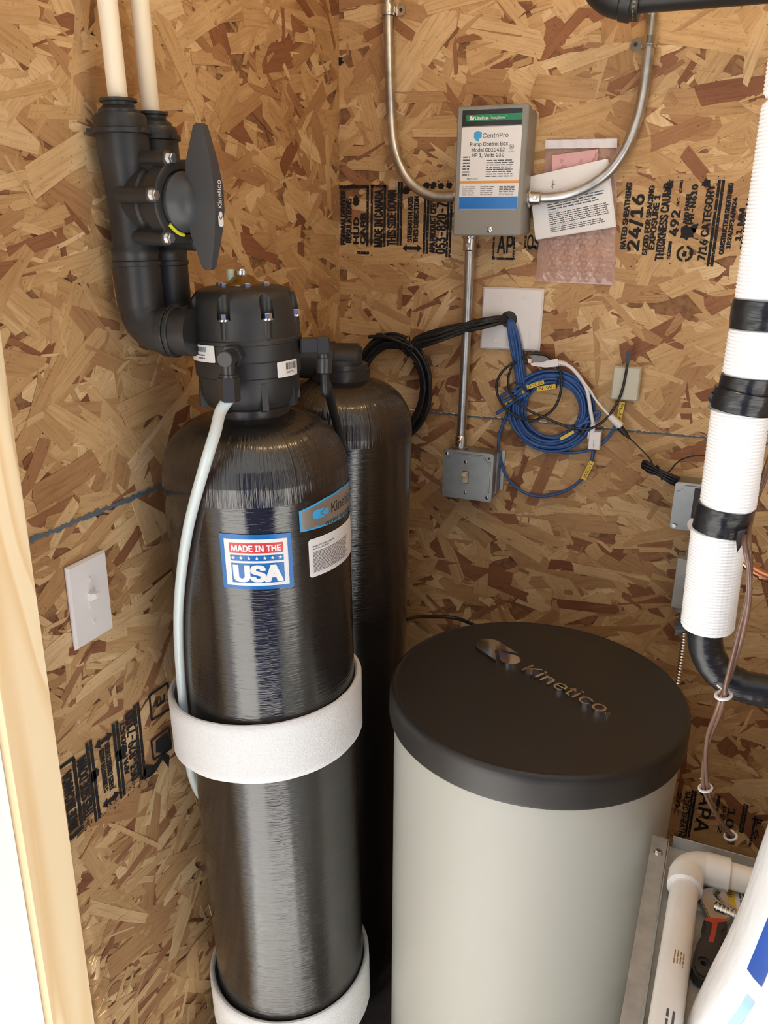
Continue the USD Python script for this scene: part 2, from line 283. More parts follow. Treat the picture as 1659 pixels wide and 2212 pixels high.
# ------------------------------------------------------------------ the setting
BACK_T, SEAM = .0032, 1.2215        # face of the strands in front of the wall plane; joint between the two rows of sheets
fl = solo("floor", "grey concrete floor under the tanks", "floor", bx((-.3, -1.0, -.1), (1.6, .1, 0), 0), concrete, kind="structure")
solo("ground", "unseen pale paving outside the shed that bounces sunlight onto the tanks", "ground", bx((-12., -20., -.2), (12., -1.0, -.03), 0), M("pale_paving", (.54, .535, .52), .85, var=(3, (.44, .435, .42), .4, .6)), kind="structure")  # out of view; kept pale to bounce sun inside and show in the tanks
STR = []
def strand_panel(frame, x0, x1, y0, y1, n, rng, parent, view, seam):
    """OSB sheet: thousands of flat wood strands pressed over one another. The biggest in view are parts, the rest one bed."""
    clip = sg.box(x0, y0, x1, y1); items = []
    for i in range(n):
        small = rng.random() < .42
        Ln = rng.uniform(.02, .07) if small else rng.gamma(5., .019)+.032; Wd = rng.uniform(.003, .011) if small else min(rng.gamma(3.2, .0068)+.005, .055, Ln*.5)
        a = rng.normal(0, .55) if rng.random() < .75 else rng.uniform(-1.57, 1.57)
        e = lambda: Ln*rng.uniform(0, .10 if rng.random() < .72 else .42)
        hw, hl = Wd/2, Ln/2
        q = np.array([(-hl+e(), -hw), (rng.uniform(-.2, .2)*Ln, -hw*rng.uniform(.85, 1.12)), (hl-e(), -hw), (hl-e()*.4, -hw*rng.uniform(-.3, .5)), (hl-e(), hw), (rng.uniform(-.2, .2)*Ln, hw*rng.uniform(.85, 1.12)), (-hl+e(), hw), (-hl+e()*.4, hw*rng.uniform(-.3, .5))])
        c, s = math.cos(a), math.sin(a); ctr = np.array([rng.uniform(x0-.02, x1+.02), rng.uniform(y0-.02, y1+.02)])
        w = q@np.array([[c, s], [-s, c]])+ctr
        if (w[:, 0].min() < x0 or w[:, 0].max() > x1 or w[:, 1].min() < y0 or w[:, 1].max() > y1):
            g = sg.Polygon(w).buffer(0).intersection(clip)
            if g.is_empty: continue
            g = max(getattr(g, "geoms", [g]), key=lambda t: t.area)
            if g.geom_type != "Polygon" or g.area < 4e-6: continue
            w = np.array(g.exterior.coords)[:-1]
            if sg.polygon.orient(g, 1).exterior.coords[1] != g.exterior.coords[1]: w = w[::-1]
        h = rng.beta(1.6, 1.5)*.0024+.0004; tl = rng.normal(0, .00022, 2)
        k = len(w); m = w.mean(0); loc = (w-ctr)@np.array([[c, -s], [s, c]])
        hh = np.clip(h+tl[0]*loc[:, 0]/hl+tl[1]*loc[:, 1]/hw, .0001, .0031)
        V = np.vstack([np.column_stack([w, hh]), np.column_stack([w, hh-.0016]), [[*m, hh.mean()]]])
        t = np.arange(k); tn = (t+1) % k
        F = np.vstack([np.stack([np.full(k, 2*k), t, tn], 1), np.stack([t, t+k, tn+k], 1), np.stack([t, tn+k, tn], 1)])
        kk = rng.integers(0, 400); u0 = rng.uniform(0, 9)
        uv = np.column_stack([loc[:, 0]+u0, kk+np.clip(loc[:, 1]/Wd*.8+.5, .03, .97)]); lm = (m-ctr)@np.array([[c, -s], [s, c]])
        uv = np.vstack([uv, uv, [[lm[0]+u0, kk+np.clip(lm[1]/Wd*.8+.5, .03, .97)]]])
        items.append((V, F, uv, Ln*Wd*(h+.0002)**1.5*(1. if view[0] < ctr[0] < view[1] and view[2] < ctr[1] < view[3] else .02)))
    order = np.argsort([-i[3] for i in items]); big = set(order[:150].tolist())
    V, F, U, nn = [], [], [], 0
    for i, (v, f, uv, _) in enumerate(items):
        if i in big: continue
        V.append(v); F.append(f+nn); U.append(uv); nn += len(v)
    part("strand_bed", frame((np.vstack(V), np.vstack(F))), osb, parent, kind="stuff", smooth=False, uv=np.vstack(U))
    for i in order[:150]:
        v, f, uv, _ = items[i]; part("strand", frame((v, f)), osb, parent, smooth=False, uv=uv)

def sheet_wall(wall, label, frame, x0, x1, ranges, rng, views):
    w = thing(wall, label, "wall", (0, 0, 0), kind="structure"); out = []
    for (y0, y1, n), view in zip(ranges, views):
        p = part("osb_panel", frame(bxl(x0, y0, -.011, x1, y1, 0.)), osb_core, w)
        strand_panel(frame, x0, x1, y0, y1, n, rng, p, view, SEAM); out.append(p)
    return w, out
def bxl(x0, y0, z0, x1, y1, z1): return bx((x0, y0, z0), (x1, y1, z1), 0)
FB = Fr((0, 0, 0), (1, 0, 0), (0, 0, 1))            # back wall: x right, y up, n towards the room
FLW = Fr((0, 0, 0), (0, 1, 0), (0, 0, 1))           # left wall: x towards the corner
wall_back, (pb_low, pb_up) = sheet_wall("wall_back", "back wall of oriented strand board with black grade stamps", FB, 0., 1.5, [(0, SEAM-.0015, 3300), (SEAM+.0015, 2.35, 3400)], np.random.default_rng(11), [(.0, .9, .45, 1.3), (0, .9, 1.2, 2.05)])
wall_left, (pl_low, pl_up) = sheet_wall("wall_left", "left wall of oriented strand board beside the black tanks", FLW, -.94, -.0005, [(0, SEAM-.016, 2300), (SEAM-.013, 2.35, 2300)], np.random.default_rng(23), [(-.9, 0, .3, 1.3), (-.9, 0, 1.2, 2.05)])

def ribbon(pts, w, rng):
    P = np.array(pts, float); T = np.gradient(P, axis=0); N = np.stack([-T[:, 1], T[:, 0]], 1); N /= np.linalg.norm(N, axis=1, keepdims=True)
    k1, k2 = (w*(.3+rng.random(len(P)))/2)[:, None], (w*(.3+rng.random(len(P)))/2)[:, None]
    return sg.Polygon(np.vstack([P+N*k1, (P-N*k2)[::-1]])).buffer(0)
rg = np.random.default_rng(5)
part("blue_edge_mark", FB(ext(ribbon([(x, SEAM+rg.normal(0, .0004)) for x in np.arange(.18, 1.0, .004)], .0042, rg), .0002), BACK_T), blue_mark, wall_back, "dark blue paint line along the sheet joint")
part("blue_edge_mark", FLW(ext(ribbon([(x, SEAM-.0145+rg.normal(0, .0006)) for x in np.arange(-.87, -.4, .004)], .0075, rg), .0002), BACK_T), blue_mark, wall_left, "smeared blue paint line along the sheet joint")

# grade stamps: flat black print on the strands
def worn(poly, rng, n=10, r=.0012):
    b = poly.bounds; return poly.difference(shapely.union_all([blob(rng.uniform(b[0], b[2]), rng.uniform(b[1], b[3]), r*rng.uniform(.4, 1.3), r*rng.uniform(.3, 1.), rng, 9) for _ in range(n)])).buffer(0)
class Stamp:
    def __init__(s, frame, pt, parent): s.f, s.pt, s.parent, s.m = frame, pt, parent, []
    def col(s, t, uc, w, vb, vt, ub=None):
        """a line of print that reads upwards: centre uc at mid height, width w px, from row vb up to row vt"""
        vm = (vb+vt)/2; a, b = s.pt(uc-w/2, vm), s.pt(uc+w/2, vm); z0, z1 = s.pt(uc, vb)[1], s.pt(uc, vt)[1]
        m = text(t, 0, 0, (b[0]-a[0]), z1-z0, True)
        v, f = m
        for o in (0, .0007, .0014): s.m.append((np.column_stack([b[0]-v[:, 1]+o*.4, z0+v[:, 0]+o, v[:, 2]+o*.03]), f))
    def bar(s, uc, w, vb, vt, double=False):
        vm = (vb+vt)/2; a, b = s.pt(uc-w/2, vm)[0], s.pt(uc+w/2, vm)[0]; z0, z1 = s.pt(uc, vb)[1], s.pt(uc, vt)[1]
        for x0, x1 in ([(a, a+(b-a)*.42), (a+(b-a)*.55, b)] if double else [(a, b)]): s.poly(worn(sg.box(x0, z0, x1, z1), rg, 14))
    def hbar(s, u0, u1, v, w): a, b = s.pt(u0, v), s.pt(u1, v); s.poly(worn(sg.box(a[0], a[1]-w, b[0], a[1]), rg, 6))
    def poly(s, p):
        if not p.is_empty: s.m.append(ext(p, .00015))
    def blob(s, u, v, ru, rv, j=.3):
        c = s.pt(u, v); a = s.pt(u+ru, v); b = s.pt(u, v-rv); s.poly(blob(c[0], c[1], abs(a[0]-c[0]), abs(b[1]-c[1]), rg, 20, j))
    def done(s): part("grade_stamp", s.f(join(*s.m), BACK_T), ink, s.parent, "black printed grade stamp", smooth=False)
pB = lambda u, v: B(u, v, BACK_T)[[0, 2]]
pL = lambda u, v: L(u, v, BACK_T)[[1, 2]]
S = Stamp(FB, pB, pb_up)
S.hbar(731, 797, 400, .006); S.bar(794, 5, 533, 404); S.hbar(771, 797, 543, .005)
S.col("FORMALDEHYDE", 741, 10, 529, 412); S.col("REGULATIONS", 753.5, 11, 525, 430); S.col("HUD", 769, 11, 527, 471); S.col("CARB", 784, 10, 528, 461); S.blob(769, 434, 7, 11)
S.bar(803, 4.5, 530, 400); S.bar(831, 5, 533, 400); S.hbar(801, 833, 400, .0045); S.col("MADE IN CANADA", 817.5, 17, 534, 411); S.col("THIS SIDE DOWN", 846, 18, 531, 412)
S.bar(863.5, 11, 530, 393, True); S.col("STRENGTH AXIS", 885.5, 9.5, 524, 426); S.col("THIS DIRECTION", 898.5, 9.5, 525, 425); S.blob(878, 411, 8, 8)
a, b = pB(869, 536), pB(911, 536); hx = (b[0]-a[0])/2; c = (a+b)/2
S.poly(sg.Polygon([(c[0]-hx, c[1]), (c[0]-hx*.55, c[1]+.007), (c[0]-hx*.55, c[1]+.003), (c[0]+hx*.55, c[1]+.003), (c[0]+hx*.55, c[1]+.007), (c[0]+hx, c[1]), (c[0]+hx*.55, c[1]-.007), (c[0]+hx*.55, c[1]-.003), (c[0]-hx*.55, c[1]-.003), (c[0]-hx*.55, c[1]-.007)]))
S.bar(920.5, 12, 548, 429, True); S.col("APA PRODUCT CERT", 934.5, 12, 547, 433); S.col("053-820-71", 953, 21, 549, 425); S.bar(970, 11, 556, 432, True)
for u in (921, 936, 952, 970): S.blob(u, 401, 7, 7, .25)
S.hbar(1063, 1112, 556, .004); S.bar(1066, 4, 556, 512); S.bar(1110, 4, 556, 512)
o = pB(1073, 546); S.m.append(text("AP", o[0], o[1], .030, .030, True)); o = pB(1138, 538); S.m.append(text("OS", o[0], o[1], .024, .022, True)); S.bar(1135, 5, 533, 508); S.hbar(1133, 1158, 530, .004)
for t, u, w, vb, vt in [("RATED SHEATHING", 1351.7, 11, 539, 396), ("24/16", 1372.5, 25, 542, 421), ("SIZED FOR SPACING", 1399.7, 10.5, 552, 403), ("EXPOSURE 1", 1413, 12, 540, 422), ("THICKNESS CAUL R", 1432.5, 17, 564, 397), ("492", 1457, 18, 511, 456),
                        ("AND PANEL", 1484, 10, 485, 417), ("PR-N610", 1496, 12, 485, 400), ("7/16 CATEGORY", 1525, 16, 563, 400), ("CONSTRUCTION SHEATHING", 1568, 10, 550, 397), ("1R24/2F16/W24", 1580, 9, 538, 428), ("11 MM", 1598, 11, 521, 452), ("CSA O325-16", 1611, 10, 540, 427)]: S.col(t, u, w, vb, vt)
S.bar(1446, 7, 560, 521); S.bar(1465, 6, 446, 425); S.bar(1471, 6, 417, 389); S.blob(1486, 502, 15, 15, .35); S.blob(1500, 492, 8, 9, .35); S.blob(1445, 404, 8, 14, .4); S.blob(1525, 396, 9, 8, .4); S.bar(1546, 15, 576, 389, True)
c = pB(1479, 548); rr = abs(pB(1497, 548)[0]-c[0]); S.poly(sg.Point(*c).buffer(rr).difference(sg.Point(*c).buffer(rr*.68)).difference(sg.box(c[0]-.003, c[1]-.1, c[0]+.002, c[1]+.1))); S.blob(1479, 549, 5, 7, .4)
for _ in range(70): S.blob(rg.uniform(740, 1640), rg.choice([rg.uniform(380, 396), rg.uniform(550, 585)]), rg.uniform(.6, 1.8), rg.uniform(.6, 1.6))
S.blob(732, 132, 10, 10, .35)
S.done()
S = Stamp(FB, pB, pb_low)                       # upside-down band low on the back wall, behind the wires
def down(t, uc, w, vt, vb):
    vm = (vb+vt)/2; a, b = pB(uc-w/2, vm), pB(uc+w/2, vm); z0, z1 = pB(uc, vt)[1], pB(uc, vb)[1]
    v, f = text(t, 0, 0, b[0]-a[0], z0-z1, True); S.m.append((np.column_stack([a[0]+v[:, 1], z0-v[:, 0], v[:, 2]]), f))
down("RATED SHEATHING", 1477, 11, 1708, 1830); down("APA", 1521, 28, 1712, 1800); down("24", 1466, 10, 1712, 1745); down("PS 2", 1559, 9, 1740, 1800); down("10", 1578, 16, 1745, 1790); down("16", 1637, 10, 1765, 1815)
S.bar(1492, 12, 1810, 1706, True); S.bar(1551, 7, 1755, 1718); S.bar(1606, 11, 1800, 1736, True); S.bar(1626, 5, 1830, 1762); S.hbar(1624, 1650, 1766, .004)
S.done()
S = Stamp(FLW, pL, pl_low)
q = lambda x, y: (100+x/4.917, 1400+y/4.917)
def lcol(t, bot, top, w, double=False):
    b0, t0 = q(*bot), q(*top); uc, vm = (b0[0]+t0[0])/2, (b0[1]+t0[1])/2; w = w/4.917
    x = (pL(*b0)[0]+pL(*t0)[0])/2; hw = (pL(uc+w/2, vm-.3*w)[0]-pL(uc-w/2, vm+.3*w)[0])/2; z0, z1 = pL(*b0)[1], pL(*t0)[1]
    if t:
        v, f = text(t, 0, 0, 2*hw, z1-z0, True); [S.m.append((np.column_stack([x+hw-v[:, 1], z0+v[:, 0]+o, v[:, 2]+o*.03]), f)) for o in (0, .0008, .0015)]
    else:
        for a_, b_ in ([(x-hw, x-hw*.15), (x+hw*.15, x+hw)] if double else [(x-hw, x+hw)]): S.poly(worn(sg.box(a_, z0, b_, z1), rg, 14))
def lpoly(pts): S.poly(sg.Polygon([pL(*q(*p)) for p in pts]).buffer(0))
def lline(a, b, w=.004): S.poly(sg.LineString([pL(*q(*a)), pL(*q(*b))]).buffer(w/2, cap_style=2))
lcol("MADE IN CANADA", (285, 1940), (228, 1320), 95); lcol("THIS SIDE DOWN", (448, 1800), (378, 1170), 95); lcol(None, (370, 1880), (300, 1170), 34); lline((130, 1285), (300, 1160), .005); lline((255, 2030), (395, 1890), .006)
lcol(None, (545, 1830), (455, 990), 68, True); lcol("STRENGTH AXIS", (635, 1530), (590, 1080), 45); lcol("THIS DIRECTION", (697, 1510), (648, 1020), 48); lcol(None, (812, 1580), (730, 790), 66, True)
lcol("APA PRODUCT", (862, 1340), (800, 790), 46); lcol("053-829-7100", (955, 1390), (880, 690), 88); lcol(None, (1030, 1380), (955, 590), 62, True)
for p0, p1 in (((515, 1060), (705, 905)), ((600, 1690), (775, 1530))):
    a, b = pL(*q(*p0)), pL(*q(*p1)); d = b-a; nrm = np.array([-d[1], d[0]])/np.linalg.norm(d)*.008
    S.poly(sg.Polygon([a, a+d*.3+nrm, a+d*.3+nrm*.4, a+d*.7+nrm*.4, a+d*.7+nrm, b, a+d*.7-nrm, a+d*.7-nrm*.4, a+d*.3-nrm*.4, a+d*.3-nrm]))
for box4 in ([(1095, 505), (1288, 368), (1320, 640), (1122, 765)], [(1115, 985), (1300, 840), (1330, 1060), (1140, 1185)]):
    for i in range(4): lline(box4[i], box4[(i+1) % 4], .004)
lpoly([(1165, 985), (1290, 900), (1325, 1050), (1250, 1110), (1165, 1110)]); lpoly([(1040, 1300), (1060, 1235), (1140, 1245), (1180, 1200), (1250, 1110), (1310, 1140), (1300, 1270), (1235, 1180), (1170, 1300), (1100, 1370), (1010, 1400)])
lcol("E", (1195, 620), (1235, 510), 90)
for cx, cy, rx, ry in ((800, 1120, 60, 70), (515, 1345, 45, 60)): u_, v_ = q(cx, cy); S.blob(u_, v_, rx/4.917, ry/4.917)
for _ in range(90):
    t = rg.random(); u_, v_ = q(400+t*750+rg.normal(0, 20), 1870-t*560+rg.normal(0, 40)); S.blob(u_, v_, rg.uniform(.5, 2.2), rg.uniform(.5, 1.8))
S.done()

dcx = np.array([.90, -1.77]); ddx = unit((.84, .54)); unseen_panel_hull = hull([(*(dcx+ddx*a_+np.array([ddx[1], -ddx[0]])*b_), z_) for a_ in (-.43, .43) for b_ in (0, .04) for z_ in (-.02, 1.95)])  # unseen slab for the person behind the camera, a dark band in the tanks
unseen_panel_blue = M("unseen_panel_navy", (.018, .055, .24), .6)
# rest of the shed: right wall, ceiling, front with a wide open doorway; stud and jamb at its left
solo("wall_right", "right wall of the shed", "wall", bx((1.5, -.95, 0), (1.52, 0, 2.4), 0), M("plain_board", (.52, .33, .16), .7), kind="structure")
solo("ceiling", "ceiling of the shed", "ceiling", bx((-.02, -.95, 2.35), (1.52, .02, 2.39), 0), pine, kind="structure")
solo("wall_front", "unseen shed front above the wide doorway, shading the upper walls", "wall", bx((-.03, -.95, 2.26), (1.52, -.90, 2.35), 0), pine, kind="structure")  # out of view; its depth limits sky and sun reaching the walls
solo("door_1", "unseen dark blue panel behind the camera that darkens the middle of the tank reflections", "door", unseen_panel_hull, unseen_panel_blue, kind="structure")
stud_y = on(110, 1500, 0, .03)[1], on(62, 1900, 0, .03)[1]
solo("stud", "pale pine stud framing the doorway at the left edge", "stud", bx((-.03, stud_y[1], 0), (.03, stud_y[0], 2.35), .002), pine, kind="structure")
jm = thing("door_jamb", "sunlit white painted door jamb left of the pine stud", "door jamb", (0, -1.0, 0), kind="structure")
part("jamb_board", bx((-.05, -1.28, 0), (.024, stud_y[1]-.0035, 2.1), .002), white_paint, jm)
part("jamb_stop", bx((-.04, stud_y[1]-.0035, 0), (.018, stud_y[1], 2.35), 0), white_paint, jm)

# ------------------------------------------------------------------ the two wound tanks
A0, AX = np.array([.1516, -.5814, 1.0]), unit((-.0179, -.0336, 1.))
RT = .128
class Tank:
    """frame of a tank: axis through A along a; angle 0 faces the camera, grows to its right; s is height along the axis (0 at A)"""
    def __init__(s, A, a, r):
        s.A, s.a, s.r = np.asarray(A, float), unit(a), r; c = CAM-s.A; s.ec = unit(c-s.a*(c@s.a)); s.er = np.cross(s.a, s.ec)
    def pt(s, phi, h, rad): return s.A+s.a*h+rad*(math.cos(phi)*s.ec+math.sin(phi)*s.er)
    def rd(s, phi): return math.cos(phi)*s.ec+math.sin(phi)*s.er
    def tg(s, phi): return -math.sin(phi)*s.ec+math.cos(phi)*s.er
    def hit(s, u, v, rad):
        d = ray(u, v); w = CAM-s.A; dp = d-s.a*(d@s.a); wp = w-s.a*(w@s.a); qa, qb, qc = dp@dp, 2*dp@wp, wp@wp-rad*rad
        t = (-qb-math.sqrt(max(qb*qb-4*qa*qc, 0)))/(2*qa); return CAM+t*d
    def at(s, u, v, rad): p = s.hit(u, v, rad)-s.A; return math.atan2(p@s.er, p@s.ec), p@s.a
    def wrap(s, mesh, phi, h, rad, seg=.004, skew=0.):
        v, f = raw(mesh); v, f = trimesh.remesh.subdivide_to_size(v, f, seg, max_iter=12); x = phi+v[:, 0]/rad; R = (rad+v[:, 2])[:, None]
        return s.A+(h+v[:, 1:2]+skew*v[:, :1])*s.a+R*(np.cos(x)[:, None]*s.ec+np.sin(x)[:, None]*s.er), f
TF = Tank(A0, AX, RT)
TR = Tank((.1325, -.279, 1.0), (0, 0, 1), .124)
def tank_grid(T, prof, n=96):
    th = np.linspace(0, 2*np.pi, n+1); prof = np.array(prof); V, U = [], []
    arc = np.concatenate([[0], np.cumsum(np.hypot(*np.diff(prof, axis=0).T))])
    for (r, h), s_ in zip(prof, arc): V.append(T.A+h*T.a+r*(np.cos(th)[:, None]*T.ec+np.sin(th)[:, None]*T.er)); U.append(np.column_stack([th, np.full(n+1, s_)]))
    m = len(prof); i = np.arange(m-1)[:, None]*(n+1); j = np.arange(n)[None]; a = (i+j).ravel(); b = a+1
    return np.vstack(V), np.vstack([np.stack([a, b, b+n+1], 1), np.stack([a, b+n+1, a+n+1], 1)]), np.vstack(U)
def tank_shell(T, base, s0, parent):
    R = T.r; sh = s0-.006
    prof = [(.02, base+.03), (R*.6, base+.012), (R*.92, base+.035), (R, base+.09)]+[(R, z) for z in np.linspace(base+.1, sh, 40)]+[(R-.0012, sh+.002)]
    v, f, uv = tank_grid(T, prof); part("shell", (v, f), wound_hoop, parent, smooth=True, uv=uv)
    t = np.linspace(.02, 1, 26)*math.pi/2; hd = .083
    prof = [(R+.0008, sh-.012), (R+.0005, sh)]+[(.036+(R-.036)*math.cos(x)**.9 if x < math.pi/2-1e-6 else .036, sh+hd*math.sin(x)) for x in t]
    v, f, uv = tank_grid(T, prof); part("dome", (v, f), wound_dome, parent, "slantwise wound dome of the tank", smooth=True, uv=uv)
    o = T.A+T.a*(sh+hd-.006); part("neck_collar", lathe([(.048, 0), (.050, .003), (.050, .016), (.046, .018), (.046, .032)], o, T.a, 48), black_smooth, parent)
    return sh+hd
t1 = thing("softener_tank", "front black wound tank wearing the MADE IN THE USA sticker", "water tank", (TF.A-TF.a*1.0), "black wound softener tanks")
TOP1 = tank_shell(TF, -1.0, .2476, t1)
# valve head
s0 = .333
prof = [(.044, s0-.010), (.046, s0), (.058, s0+.006), (.066, s0+.022), (.0665, s0+.045), (.0690, s0+.047), (.0695, s0+.066), (.0712, s0+.068), (.0716, s0+.088), (.0726, s0+.089), (.0726, s0+.093), (.0708, s0+.095), (.0700, s0+.128), (.0670, s0+.142), (.0600, s0+.151), (.0500, s0+.1555), (.02, s0+.157)]
body = man(lathe(prof, TF.A, TF.a, 96, TF.ec)); cut = []; bolts = []; posts = []
for k in range(8):
    ph = math.radians(-22+45*k); b0 = TF.pt(ph, s0+.120, .0695)
    cut.append(man(cyl(b0, b0+TF.a*.06, .0088, 20)))
    bolts.append(join(hexnut(b0-TF.a*.001, b0+TF.a*.0075, .0056), cyl(b0-TF.a*.001, b0+TF.a*.0012, .0072, 20))); posts.append(cyl(TF.pt(ph, s0+.097, .0665), TF.pt(ph, s0+.119, .0665), .0062, 16))
for c_ in cut: body = body-c_
vh = part("valve_head", body, black_plastic, t1, "ribbed black control valve head")
part("bolt_boss", join(*posts), black_plastic, vh, kind="stuff")
for b_ in bolts: part("bolt", b_, steel, vh)
part("base_rib", join(*[hull([TF.pt(p+dp, h, r) for p, dp in [(math.radians(15+45*k), d_) for d_ in (-.06, .06)] for h, r in ((s0+.006, .069), (s0+.002, .058), (s0+.040, .0672), (s0+.03, .06))]) for k in range(8)]), black_plastic, vh, kind="stuff")
for k in range(6):
    p = TF.pt(math.radians(10+60*k), s0+.1545, .031); part("bolt", join(hexnut(p, p+TF.a*.0065, .0045), cyl(p, p+TF.a*.001, .006, 18)), steel, vh)
tp = TF.A+TF.a*(s0+.156)
part("sight_glass", lathe([(.024, 0), (.024, .003), (.019, .006), (.015, .011), (.008, .014), (.001, .0145)], tp, TF.a, 40), amber, vh, "amber dome on the valve head")
part("indicator", join(cyl(tp+TF.a*.012, tp+TF.a*.019, .008, 24), cyl(tp+TF.a*.018, tp+TF.a*.021, .0045, 16)), zinc, vh, "metal indicator on the amber dome")
p = TF.pt(-1.35, s0+.156, .015); part("indicator_stop", cyl(p, p+TF.a*.021, .0045, 20, .0005), pale_green, vh, "pale green indicator post")
# two white bar code stickers (the square code is left out)
ph, h = TF.at(428, 760, .0725)
st = part("barcode_sticker", TF.wrap(ext(rrect(-.03, -.0105, .0165, .0105, .002), .0004), TF.at(443, 764, .0725)[0], TF.at(443, 764, .0725)[1], .0730), label_plain, t1, "white sticker with bar code, left side of valve")
def barcode(x0, x1, y0, y1, rng, n):
    out = []; x = x0
    while x < x1: w = (x1-x0)/n*rng.choice([.35, .6, .9, 1.3]); out.append(ext(sg.box(x, y0, min(x+w, x1), y1), .00015)); x += w+(x1-x0)/n*rng.choice([.4, .7])
    return join(*out)
rb = np.random.default_rng(3); g_, h_ = TF.at(443, 764, .0725)
part("bar_print", TF.wrap(flat(join(barcode(-.013, .003, .002, .0082, rb, 16), scribble(-.013, -.0075, .002, .000, 2, rb)), .0004), g_, h_, .0730), print_grey, st)
g2, h2 = TF.at(624, 796, .0715)
st = part("barcode_sticker", TF.wrap(ext(rrect(-.018, -.010, .020, .010, .002), .0004), g2, h2, .0702), label_plain, t1, "white sticker with bar code, right side of valve")
part("bar_print", TF.wrap(flat(join(barcode(-.004, .016, -.001, .0075, rb, 18), scribble(-.004, -.006, .012, -.003, 2, rb)), .0004), g2, h2, .0702), print_grey, st)
# drain elbow in front
ph, h = TF.at(505, 768, .074); p0, n_ = TF.pt(ph, h, .070), TF.rd(ph-.10)
el = part("drain_elbow", hexnut(p0, p0+n_*.015, .0145), black_smooth, t1, "black elbow fitting with hex nuts")
pe = p0+n_*.027; part("elbow_body", join(cyl(p0+n_*.012, pe+n_*.009, .0100, 24, .001), cyl(pe+TF.a*.006, pe-TF.a*.024, .0090, 24)), black_smooth, el)
dn = unit(-TF.a*1.0+TF.tg(ph)*-.03); pn = pe-TF.a*.022; part("compression_nut", join(hexnut(pn, pn+dn*.030, .0135, .0015), cyl(pn-dn*.003, pn, .0110, 24)), black_smooth, el); TUBE0 = pn+dn*.026
# right side port for the brine line
ph, h = TF.at(646, 750, .0725); ph += .05; p0 = TF.pt(ph, h+.0015, .069); n2 = unit(TF.er*.98+TF.ec*.10)
bp = part("brine_port", cbox(p0+n2*.016, (.024, .019, .019), .002, np.array([n2, np.cross(TF.a, n2), TF.a])), black_smooth, t1, "square black port fitting on the right of the valve")
pb = p0+n2*.034; part("port_elbow", join(cbox(pb, (.018, .020, .022), .002, np.array([n2, np.cross(TF.a, n2), TF.a])), cyl(pb, pb-TF.a*.034, .0085, 20), cyl(pb-TF.a*.016, pb-TF.a*.036, .0105, 20, .001)), black_smooth, bp); BL0 = pb-TF.a*.034
# stickers on the shell
def sticker(px):                                    # corner pixels -> (angle, height, width, height)
    q_ = [TF.at(u, v, RT) for u, v in px]; l = (q_[0][0]+q_[3][0])/2; r_ = (q_[1][0]+q_[2][0])/2; tt = (q_[0][1]+q_[1][1])/2; bb = (q_[2][1]+q_[3][1])/2
    return (l+r_)/2, (tt+bb)/2, (r_-l)*RT, tt-bb, ((q_[1][1]+q_[2][1])-(q_[0][1]+q_[3][1]))/2/((r_-l)*RT)
ph, hh, sw, sh_, sk = sticker([(477, 1151), (631, 1148), (632, 1267), (481, 1267)]); RS = RT+.0009
us = part("usa_sticker", TF.wrap(ext(sg.box(-sw/2, -sh_/2, sw/2, sh_/2), .0005), ph, hh, RS, skew=sk), usa_blue, t1, "blue, red and white MADE IN THE USA sticker")
X = lambda a_: -sw/2+a_*sw
Y = lambda a_: sh_/2-a_*sh_
wr = lambda m, z, R_=RS: TF.wrap(flat(m, z), ph, hh, R_, skew=sk)
part("white_field", wr(ext(sg.box(X(.06), Y(.93), X(.94), Y(.085)), .0001), .0005), label_plain, us)
part("red_bar", wr(ext(sg.box(X(.13), Y(.335), X(.875), Y(.15)), .0001), .0006), usa_red, us)
star = lambda cx, cy, r: sg.Polygon([(cx+(r if k % 2 == 0 else r*.42)*math.sin(k*math.pi/5), cy+(r if k % 2 == 0 else r*.42)*math.cos(k*math.pi/5)) for k in range(10)])
part("blue_bar", wr(join(ext(sg.box(X(.135), Y(.475), X(.875), Y(.37)), .0001), ext(sg.box(X(.14), Y(.875), X(.875), Y(.515)), .0001)), .0006), usa_blue, us)
part("lettering", wr(join(*[flat(text("MADE IN THE", X(.155)+o*.25, Y(.30)+o*.1, sh_*.105, sw*.685, True), o*.02) for o in (0, .002)], *[flat(text("USA", X(.160)+a_*.0016, Y(.850)+b_*.0009, sh_*.28, sw*.66, True), .00001*(a_+2*b_)) for a_ in (0, 1, 2) for b_ in (0, 1)], *[ext(star(X(.175+.109*k), Y(.423), sh_*.036), .00015) for k in range(7)]), .0007), label_white, us)
# silver brand shield
pl_, hl_ = TF.at(646, 1127, RT); hh1 = (TF.at(646, 1104, RT)[1]-TF.at(646, 1150, RT)[1])/2; LB = .165
shield = lambda d: sg.Polygon([(d, hh1-d*.7), (LB*.25, hh1*1.55-d), (LB*.5, hh1*1.75-d), (LB*.75, hh1*1.55-d), (LB-d, hh1-d*.7), (LB-d, -hh1+d*.7), (LB*.75, -hh1*1.12+d), (LB*.5, -hh1*1.2+d), (LB*.25, -hh1*1.12+d), (d, -hh1+d*.7)])
bl = part("brand_label", TF.wrap(ext(shield(0), .0004), pl_, hl_, RS), brand_blue, t1, "silver and blue brand label reading Kinetico water systems")
wb_ = lambda m, z: TF.wrap(flat(m, z), pl_, hl_, RS)
part("silver_field", wb_(ext(shield(.0028), .0001), .0004), brand_silver, bl)
lg = [affinity.translate(affinity.scale(g, 1.15, 1., origin=(0, 0)), .027, .004) for g in logo(.0062)]
part("drop_logo", wb_(join(*[ext(g, .0001) for g in lg]), .0006), brand_blue, bl)
part("lettering", wb_(join(text("Kinetico", .054, -.0015, .0135, .068), text("water systems", .041, -.0155, .0068, .075)), .0006), print_black, bl)
